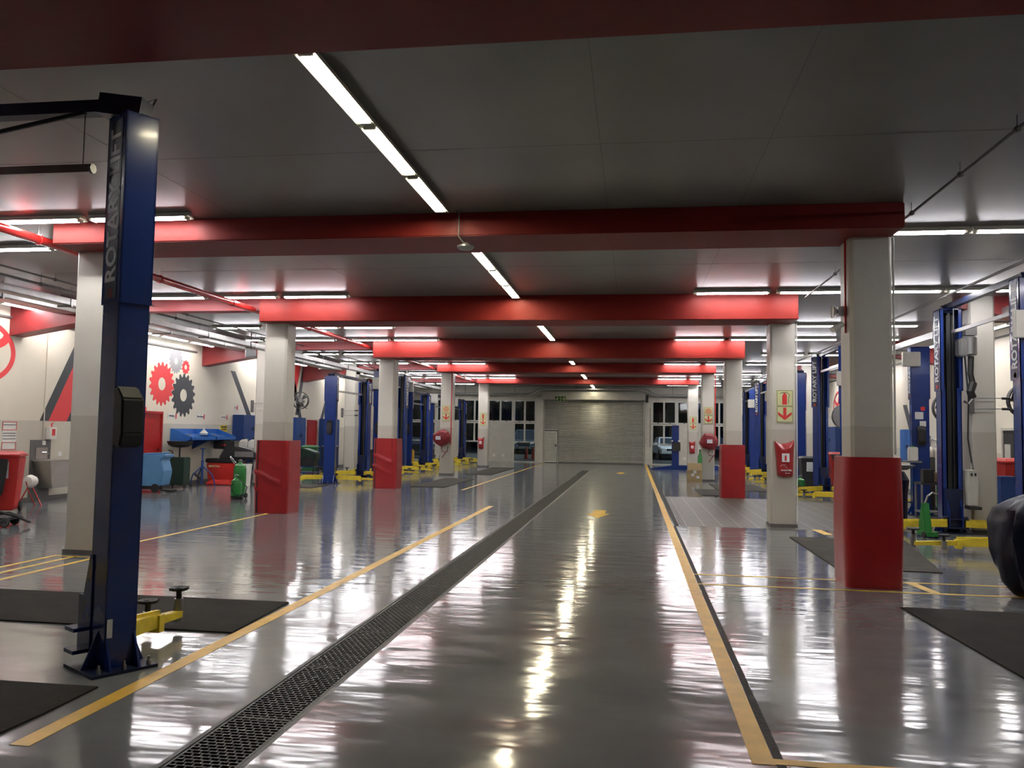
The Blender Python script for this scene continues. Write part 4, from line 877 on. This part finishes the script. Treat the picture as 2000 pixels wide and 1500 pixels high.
# blue wall trays
for k, y0 in enumerate((20.55, 21.9)):
    t = thing('wall_tray', ['blue sloping wall tray nearest the red door, with a rag', 'blue sloping wall tray on the right, above the balancer display'][k], 'tray', (XL, y0, 0), 0, 'blue wall trays')
    w_ = 1.3 if k == 0 else 1.15
    MB().prism([(.0, 1.12), (.12, 1.12), (.62, 1.27), (.62, 1.33), (.05, 1.55), (0, 1.55)], 'y', 0, .012).build('side_plate', 'shelf', t); MB().prism([(.0, 1.12), (.12, 1.12), (.62, 1.27), (.62, 1.33), (.05, 1.55), (0, 1.55)], 'y', w_-.012, w_).build('side_plate', 'shelf', t)
    MB().add([(.0, .012, 1.42), (.60, .012, 1.27), (.60, w_-.012, 1.27), (.0, w_-.012, 1.42), (.0, .012, 1.40), (.60, .012, 1.25), (.60, w_-.012, 1.25), (.0, w_-.012, 1.40)], [(0, 1, 2, 3), (4, 7, 6, 5), (0, 4, 5, 1), (2, 6, 7, 3)]).box(0, .01, .01, w_-.01, 1.2, 1.55).box(.60, .62, 0, w_, 1.25, 1.34).build('tray_pan', 'shelf', t)
    MB().prism([(.02, .98), (.02, 1.2), (.5, 1.22)], 'y', w_-.2, w_-.16).build('bracket', 'cab', t)
    for q in range(4):
        tag(MB().cbox((XL+.15+.1*(q % 2), y0+.2+.25*q, 1.405-.025*(q % 2)), (.16, .03, .02), .5*q).build('hand_tool', 'steel', None), f'small steel tool lying in the {["left", "right"][k]} blue wall tray', 'tool', f'tools in the {["left", "right"][k]} blue wall tray')
t = MB().lathe([(.02, 0), (.10, .01), (.12, .06), (.06, .12), (.02, .16), (.012, .26)], (XL+.3, 21.75, 1.37), 9).build('rag', 'offw', None, smooth=True); tag(t, 'pinkish rag heaped between the two blue wall trays', 'rag')
def wsign(y, z, w_, txt, lb):
    t = thing('wall_sign', lb, 'sign', (XL, y, z)); MB().box(.001, .01, -w_/2, w_/2, -.06, .06).build('sign_board', 'white', t); MB().box(.01, .012, w_/2-.06, w_/2, -.07, .07).build('red_end', 'mured', t)
    text(txt, .06, 'darkp', t, face_mtx((.012, -.03, 0), (0, 1, 0), (0, 0, 1)))
wsign(20.6, 1.89, .42, 'Oil Station', 'small white wall sign above the left blue wall tray'); wsign(22.08, 1.90, .42, 'Wheel Balance', 'small white wall sign above the right blue wall tray')
wsign(23.44, 1.91, .40, 'Tyre Care', 'small white wall sign above the yellow notice'); wsign(24.18, 2.22, .2, 'No', 'smallest white wall sign, high beside the charcoal stripe'); wsign(19.25, 2.02, .3, 'Exit', 'small white wall sign over the red door by the foreground lift')
t = thing('warning_notice', 'yellow warning notice on the left wall beside the blue cupboard', 'sign', (XL, 23.45, 1.48)); MB().box(.001, .008, -.2, .2, -.19, .19).build('notice_board', 'yw', t)
text('WARNING', .075, 'darkp', t, face_mtx((.01, 0, .13), (0, 1, 0), (0, 0, 1))); text('AUTHORISED', .05, 'darkp', t, face_mtx((.01, 0, .06), (0, 1, 0), (0, 0, 1)))
for y in (-.06, .06): MB().prism([(y-.03, -.1), (y+.03, -.1), (y+.012, -.03), (y, .02), (y-.012, -.03)], 'x', .008, .011).build('figure_print', 'darkp', t)
MB().box(.008, .011, -.16, .16, -.15, -.13).build('print_line', 'darkp', t)
def cupboard(x, y0, y1, z0, z1, lb, d=.35, side=1, m='cab'):
    t = thing('wall_cupboard', lb, 'cupboard', (x, (y0+y1)/2, 0)); a = (y1-y0)/2; xs = sorted((0, side*d))
    MB().box(xs[0], xs[1], -a, a, z0, z1).build('carcass', m, t, bevel=.008)
    for s_ in (-1, 1):
        fx = sorted((side*d, side*(d+.018))); ys = sorted((s_*.005, s_*(a-.01))); o = MB().box(fx[0], fx[1], ys[0], ys[1], z0+.02, z1-.02).build('door', m, t)
        MB().box(*sorted((side*(d+.018), side*(d+.035))), *sorted((s_*.04, s_*.07)), (z0+z1)/2-.08, (z0+z1)/2+.03).build('handle', 'black', o)
cupboard(XL, 24.0, 25.3, 1.2, 2.0, 'blue wall cupboard above the bench, left of the padded pillar'); cupboard(XL, 28.0, 28.9, .75, 2.0, 'blue cupboard seen just right of the wrinkled red pad'); cupboard(XL, 31.1, 32.4, .1, 2.0, 'blue cupboard behind the first left bay lift')
cupboard(XR, 33.4, 35.3, 1.0, 2.0, 'blue wall cupboard under the red emblem on the right wall', side=-1); cupboard(XR, 24.3, 25.6, .9, 1.85, 'blue cupboard on the right wall behind the lift controls', side=-1, m='shelf')
# sprayers
def tank(x, y, r, h, lb, m='green', hose=True, rz=0):
    t = thing('pressure_tank', lb, 'tank', (x, y, 0), rz); MB().lathe([(r*.5, .06), (r*.92, .09), (r, .16), (r, h-.14), (r*.85, h-.05), (r*.3, h), (r*.2, h+.03)], seg=22).build('tank_body', m, t, smooth=True)
    MB().lathe([(r*.7, .0), (r*.75, .07), (r*.6, .07)], seg=16).build('foot_ring', 'black', t)
    MB().tube([(0, 0, h), (0, 0, h+.09)], .014, 6).tube([(-.05, 0, h+.06), (.05, 0, h+.06)], .012, 6).build('valve', 'steel', t)
    for s_ in (-1, 1): MB().lathe([(.06, -.015), (.065, 0), (.06, .015)], (s_*r*.95, .06, .065), 12, 'X').build('wheel', 'tread', t)
    if hose: MB().tube([(0, -.02, h+.05), (r+.05, -.04, h-.1), (r+.16, -.06, h*.6), (r+.13, -.08, h*.25), (r*.3, -r-.03, .12), (-r*.6, -r-.02, .3), (-.02, -r-.02, h*.75)], .01, 6).build('hose', 'black', t, smooth=True)
    return t
t = tank(-8.83, 17.66, .14, .80, 'tall green pressure tank standing behind the short one', hose=False); MB().tube([(-.1, 0, .8), (-.24, 0, .95), (-.26, 0, .93), (-.12, 0, .76)], .009, 6).build('carry_handle', 'chrome', t)
tank(-8.74, 17.34, .12, .48, 'short green sprayer with a black hose, in front of the wrinkled red pad')
t = thing('bucket', 'white plastic bucket left of the wrinkled red pad', 'bucket', (-10.62, 21.55, 0)); MB().lathe([(.14, 0), (.175, .56), (.185, .56), (.185, .60), (.17, .60)], seg=24).build('bucket_body', 'white', t, smooth=True); MB().tube([(-.18, 0, .56), (0, -.16, .45), (.18, 0, .56)], .005, 5).build('handle', 'steel', t)
t = thing('service_trolley', 'black wheeled trolley under a green cloth behind the wrinkled red pad', 'trolley', (-10.55, 25.6, 0))
for z in (.18, .36, .78): MB().box(-.38, .38, -.25, .25, z, z+.03).build('shelf', 'cab' if z < .7 else 'black', t)
for x in (-.36, .36):
    for y in (-.23, .23): MB().box(x-.015, x+.015, y-.015, y+.015, .08, .8).build('upright', 'black', t); MB().lathe([(.035, -.012), (.04, 0), (.035, .012)], (x, y, .04), 10, 'X').build('castor', 'tread', t)
MB().box(-.36, .36, -.23, .23, .40, .76).build('tool_bin', 'blackp', t)
t = MB().prism([(-.42, .82), (-.40, .68), (-.1, .56), (.15, .70), (.44, .60), (.44, .84), (.0, .98), (-.3, .88)], 'y', -.28, .2).build('cloth_cover', 'dgreen', None, bevel=.03); t.location = (-10.55, 25.6, 0); tag(t, 'crumpled dark green cloth draped over the wheeled trolley', 'cloth')
# reels, fans, arms on the bay columns
def wall_bars(x, y, z, lb, L=.62):
    t = thing('lamp_bracket', lb, 'bracket', (x, y, z))
    for dz in (0, -.18): MB().tube([(-.02, -.03, dz), (L, -.03, dz)], .008, 6).build('rod', 'steel', t); MB().tube([(L-.15, -.03, dz), (L-.02, -.03, dz)], .022, 8).build('grip', 'black', t)
    MB().box(-.05, .03, -.04, .0, -.26, .08).build('bracket_plate', 'trim', t)
wall_bars(-10.68, 22.0, 2.3, 'pair of thin black-gripped rods on the left bay column by the blue cupboard'); wall_bars(-10.68, 29.3, 2.3, 'pair of black-gripped rods on the left bay column behind the lifts')
wall_bars(5.72, 15.08, 2.3, 'pair of black-gripped rods across the big right bay column')
def reel(x, y, z, lb, r=.26):
    t = thing('hose_reel', lb, 'hose reel', (x, y, z))
    for yy in (-.09, .09): MB().ring(ell(0, 0, r, r, 32), ell(0, 0, r*.42, r*.42, 32), 'y', yy-.008, yy+.008).build('flange', 'steel', t)
    MB().lathe([(r*.8, -.08), (r*.8, .08)], (0, 0, 0), 24, 'Y').build('wound_hose', 'black', t, smooth=True); MB().lathe([(r*.42, -.1), (r*.42, .1)], (0, 0, 0), 20, 'Y').build('hub', 'blackp', t)
    MB().bar((0, -.11, 0), (.3, -.05, -.2), .07, .02).box(.22, .32, -.12, .15, -.3, .2).build('arm_bracket', 'steel', t); MB().tube([(-.1, 0, -r*.8), (-.08, 0, -.5), (.1, 0, -.8), (.15, 0, -1.0)], .01, 6).build('hose_tail', 'black', t)
reel(5.38, 22.2, 2.13, 'grey and black hose reel left of the nearest right pillar', .32)
t = thing('exhaust_extractor', 'grey extractor motor and clutter of hoses on the big right bay column', 'extractor', (5.66, 14.93, 0))
MB().lathe([(.10, -.1), (.12, -.08), (.12, .2), (.10, .22)], (-.02, 0, 3.12), 18, 'Z').build('motor_drum', 'steel', t, smooth=True); MB().box(-.22, -.08, -.12, .08, 3.0, 3.3).build('grey_box', 'steel', t, bevel=.02); MB().box(-.1, .08, -.08, .08, 3.36, 3.55).build('mount', 'trim', t)
MB().tube([(0, -.02, 3.0), (-.02, -.04, 2.7), (.02, -.04, 2.5)], .05, 8).tube([(.02, -.04, 2.55), (-.04, -.08, 2.4), (.0, -.06, 2.3)], .065, 8).build('hose_bundle', 'black', t)
MB().tube([(.0, -.05, 2.5), (.03, -.08, 2.35), (-.08, -.08, 2.2), (-.14, -.06, 2.24)], .02, 6).build('chrome_fitting', 'chrome', t); MB().tube([(-.1, -.02, 3.0), (-.05, -.02, 2.3), (-.07, -.02, 1.6), (-.03, -.06, 1.2), (-.04, -.14, 1.1)], .014, 8).build('air_hose', 'black', t)
t = thing('steel_cabinet', 'grey louvred steel cabinet on the side of the big right bay column', 'cabinet', (5.60, 14.98, 0)); MB().box(-.02, .14, -.08, .14, .48, 1.08).build('cabinet_body', 'offw', t, bevel=.01)
MB().box(.02, .05, -.085, -.08, .98, 1.03).box(.08, .11, -.085, -.08, .98, 1.03).build('vent', 'black', t); MB().box(-.02, .16, -.16, .1, .42, .47).build('shelf', 'black', t)
t = thing('white_drum', 'white drum on the floor below the grey steel cabinet', 'drum', (5.60, 15.72, 0)); MB().lathe([(.02, 0), (.1, .0), (.11, .1), (.1, .34), (.05, .38)], seg=16).build('drum_body', 'white', t, smooth=True)
def fan(x, y, z, r, lb):
    t = thing('wall_fan', lb, 'fan', (x, y, z)); mb = MB()
    for k in range(3): mb.ring(ell(0, 0, r*(1-.28*k), r*(1-.28*k), 40), ell(0, 0, r*(1-.28*k)-.008, r*(1-.28*k)-.008, 40), 'y', -.12-.02*k, -.11-.02*k)
    for k in range(20):
        a = 2*PI*k/20; mb.bar((.05*math.cos(a), -.165, .05*math.sin(a)), (r*math.cos(a), -.115, r*math.sin(a)), .004, .004)
    mb.build('cage', 'steel', t)
    MB().ring(ell(0, 0, r+.01, r+.01, 40), ell(0, 0, r-.012, r-.012, 40), 'y', -.14, -.02).build('rim', 'black', t)
    for k in range(3):
        a = 2*PI*k/3+.4; MB().add([(.04*math.cos(a), -.09, .04*math.sin(a)), (r*.9*math.cos(a), -.10, r*.9*math.sin(a)), (r*.85*math.cos(a+.7), -.05, r*.85*math.sin(a+.7)), (.04*math.cos(a+.9), -.06, .04*math.sin(a+.9)), (.04*math.cos(a), -.08, .04*math.sin(a)), (r*.9*math.cos(a), -.09, r*.9*math.sin(a)), (r*.85*math.cos(a+.7), -.04, r*.85*math.sin(a+.7)), (.04*math.cos(a+.9), -.05, .04*math.sin(a+.9))], [(0, 1, 2, 3), (4, 7, 6, 5), (0, 4, 5, 1), (1, 5, 6, 2), (2, 6, 7, 3), (3, 7, 4, 0)]).build('blade', 'black', t)
    MB().lathe([(.07, -.1), (.09, .0), (.09, .12), (.05, .16)], (0, 0, 0), 16, 'Y').build('motor', 'steel', t, smooth=True); MB().tube([(0, .12, 0), (0, .2, -.15), (.1, .3, -.3)], .02, 6).build('bracket', 'steel', t)
fan(6.72, 18.95, 2.26, .34, 'black caged fan half behind the nearest right lift post'); fan(6.95, 16.0, 2.30, .30, 'black caged fan at the right edge of the picture')
fan(-11.95, 28.45, 2.62, .3, 'caged fan on the left wall in front of the crossing stripes')
t = tag(MB().box(XR-.01, XR, 18.3, 18.45, 2.0, 2.12).build('alarm_box', 'redl'), 'small red break-glass box on the right wall below the fan', 'alarm box')
# right bay clutter
t = thing('covered_machine', 'navy plastic cover over a machine at the right picture edge', 'covered machine', (4.22, 9.15, 0)); mb = MB(); rr = random.Random(11); N = 34
R = [(.28, .0), (.34, .04), (.42, .15), (.47, .3), (.50, .45), (.51, .6), (.50, .75), (.46, .88), (.36, .98), (.22, 1.04), (.05, 1.06)]
for r, z in R:
    for k in range(N): a = 2*PI*k/N; q = 1+.10*math.sin(5*a+z*2)+.06*math.sin(11*a-3*z)+.05*rr.uniform(-1, 1); mb.v.append((r*q*math.cos(a), r*q*math.sin(a), z+rr.uniform(-.012, .012) if z else 0))
for i in range(len(R)-1):
    for k in range(N): mb.f.append((i*N+k, i*N+(k+1) % N, (i+1)*N+(k+1) % N, (i+1)*N+k))
mb.f += [tuple(range(N))[::-1], tuple(range((len(R)-1)*N, len(R)*N))]
mb.build('plastic_cover', 'bag', t, smooth=True)
t = thing('covered_drum', 'navy bin bag over a drum with a grey funnel, right of the nearest right pillar', 'covered drum', (4.62, 15.75, 0))
MB().lathe([(.2, 0), (.24, .1), (.25, .6), (.28, .85), (.2, 1.0), (.05, 1.02)], seg=14).build('plastic_cover', 'bag', t); MB().taper(1.03, 1.12, (-.18, .2, -.15, .15), (-.3, .34, -.22, .22)).build('funnel_tray', 'steel', t)
t = thing('trolley_jack', 'green trolley jack standing upright right of the nearest right pillar', 'jack', (4.72, 14.35, 0), .2)
MB().prism([(-.1, .02), (.1, .02), (.12, .2), (.04, .55), (-.0, .55), (-.06, .25)], 'x', -.06, .06).build('jack_body', 'green', t, bevel=.01); MB().box(-.09, .09, -.2, .12, .03, .1).build('chassis', 'green', t)
MB().tube([(0, .02, .55), (.03, .0, .66), (.12, 0, .72), (.2, 0, .70)], .014, 8).build('handle', 'chrome', t)
for x in (-.1, .1): MB().lathe([(.05, -.02), (.05, .02)], (x, -.12, .05), 12, 'X').build('wheel', 'tread', t)
t = thing('equipment_bench', 'dark cluttered bench behind the nearest right lift', 'bench', (6.1, 17.72, 0)); MB().box(-.42, .42, -.22, .22, .68, .72).build('bench_top', 'black', t); MB().box(-.42, .42, -.2, .2, .12, .15).build('low_shelf', 'steel', t)
for x in (-.4, .4):
    for y in (-.18, .18): MB().box(x-.015, x+.015, y-.015, y+.015, 0, .68).build('leg', 'steel', t)
for k, (dx, m, w_, h_, lb) in enumerate(((-.25, 'black', .2, .26, 'black battery on the cluttered bench'), (-.02, 'card', .14, .2, 'tan carton on the cluttered bench'), (.17, 'blackp', .18, .3, 'black tool case on the cluttered bench'), (.37, 'dgreen', .09, .22, 'dark green can on the cluttered bench'))):
    t = tag(MB().cbox((6.1+dx, 17.68, .722+h_/2), (w_, .2, h_), .2*k).build(['battery', 'carton', 'tool_case', 'oil_can'][k], m, None, bevel=.01), lb, ['battery', 'box', 'case', 'can'][k])
t = thing('oil_dispenser', 'steel topped black oil dispenser behind the lift controls', 'dispenser', (6.28, 18.95, 0)); MB().lathe([(.14, 0), (.15, .02), (.15, 1.18), (.14, 1.2)], seg=20).build('drum', 'black', t, smooth=True); MB().lathe([(.155, 1.2), (.155, 1.34), (.10, 1.42)], seg=20).build('steel_top', 'sink', t, smooth=True); MB().box(-.06, .06, -.06, .06, 1.42, 1.66).build('pump', 'steel', t, bevel=.01); MB().tube([(.06, 0, 1.6), (.16, -.1, 1.55), (.12, -.12, 1.4)], .012, 6).build('spout', 'chrome', t)
t = thing('oil_jug', 'cream oil jug on the arm beside the lift control post', 'jug', (5.70, 18.05, 1.14)); MB().box(-.09, .09, -.06, .06, 0, .28).build('jug_body', 'white', t, bevel=.015); MB().lathe([(.025, .28), (.025, .31)], seg=10).build('cap', 'green', t); tag(MB().box(5.58, 5.85, 17.96, 18.3, 1.10, 1.135).build('side_shelf', 'steel'), 'small shelf carrying the cream oil jug on the lift post', 'shelf')
tank(6.62, 19.15, .1, .75, 'slim green cylinder behind the nearest right lift post', hose=False)
tank(4.70, 24.5, .15, .42, 'short green tank beside the extinguisher bag pillar', hose=True); tank(5.60, 22.6, .17, .68, 'green tank right of the lift between the two nearest right pillars', hose=False)
t = tag(MB().box(6.55, 6.82, 16.0, 16.25, .0, .94).build('metal_locker', 'cab', None, bevel=.01), 'narrow blue locker by the doorway at the right edge', 'locker')
t = tag(MB().taper(.9, 1.14, (5.35, 5.75, 22.9, 23.2), (5.25, 5.85, 22.8, 23.3)).build('drain_pan', 'black'), 'black drain pan above the green tank, right of the lift', 'pan')
tag(MB().box(5.42, 5.7, 22.95, 23.15, .0, .9).build('pan_stand', 'cab'), 'blue stand carrying the black drain pan', 'stand')
# far right: box, bottle, blue low lift
t = thing('cardboard_box', 'open brown cardboard box with white labels beside the far right pillar', 'box', (2.06, 28.82, 0), .03)
MB().box(-.24, .24, -.2, .2, 0, .40).build('carton', 'card', t); MB().add([(-.24, -.2, .4), (.24, -.2, .4), (.24, -.1, .64), (-.24, -.1, .64), (-.24, -.19, .4), (.24, -.19, .4), (.24, -.09, .64), (-.24, -.09, .64)], [(0, 1, 2, 3), (4, 7, 6, 5), (0, 3, 7, 4), (1, 5, 6, 2), (2, 6, 7, 3)]).build('flap', 'card', t)
for x, z in ((-.12, .2), (.05, .12), (-.05, .3)): MB().box(x, x+.1, -.206, -.2, z, z+.09).build('label', 'letter', t)
t = thing('green_bottle', 'green glass bottle standing behind the cardboard box', 'bottle', (2.27, 29.1, .0)); MB().lathe([(.07, 0), (.08, .02), (.08, .85), (.03, .98), (.03, 1.1)], seg=14).build('bottle_body', 'green', t, smooth=True); MB().lathe([(.035, 1.1), (.035, 1.15)], seg=12).build('stopper', 'white', t)
t = thing('mobile_lift', 'blue single post lift with a low ramp in front of the far windows', 'lift', (1.9, 38.6, 0))
MB().box(-.16, .16, -.12, .12, 0, 2.02).build('post', 'blue', t, bevel=.01); MB().prism([(-1.15, .0), (1.9, .0), (1.9, .22), (-.1, .2), (-1.15, .03)], 'y', -.35, .25).build('ramp', 'blue', t); MB().box(-.12, .22, -.22, -.12, .85, 1.25).build('control_box', 'black', t)
for s_ in (-1, 1): MB().lathe([(.04, 0), (.04, .05)], (s_*.15, -.2, 1.28), 10).build('knob', 'white', t)
t = thing('water_cooler', 'yellow plastic caddy beside the far left bay column', 'caddy', (-9.95, 36.0, 0)); MB().box(-.2, .2, -.15, .15, .02, .75).build('caddy_body', 'yo', t, bevel=.05); MB().box(-.1, .1, -.1, .1, .75, .85).build('caddy_lid', 'black', t)
for (x, y, lb) in ((-10.2, 30.3, 'behind the first left lifts'), (-10.3, 33.5, 'between the far left lifts')):
    t = thing('tool_trolley', f'black tool trolley {lb}', 'trolley', (x, y, 0)); MB().box(-.35, .35, -.22, .22, .12, .85).build('chest', 'blackp', t, bevel=.015)
    for k in range(4): MB().box(-.33, .33, -.235, -.22, .16+k*.17, .3+k*.17).build('drawer', 'trim', t)
    for xx in (-.3, .3): MB().lathe([(.055, -.02), (.055, .02)], (xx, -.15, .06), 12, 'X').build('castor', 'tread', t)
t = thing('fire_extinguisher', 'red fire extinguisher on the black tool trolley behind the first left lifts', 'extinguisher', (-10.25, 30.3, .85)); MB().lathe([(.08, 0), (.08, .38), (.03, .46)], seg=16).build('cylinder', 'binred', t, smooth=True); MB().box(-.02, .08, -.02, .02, .46, .52).build('valve', 'black', t); MB().box(-.04, .04, -.085, -.078, .12, .28).build('label', 'letter', t)
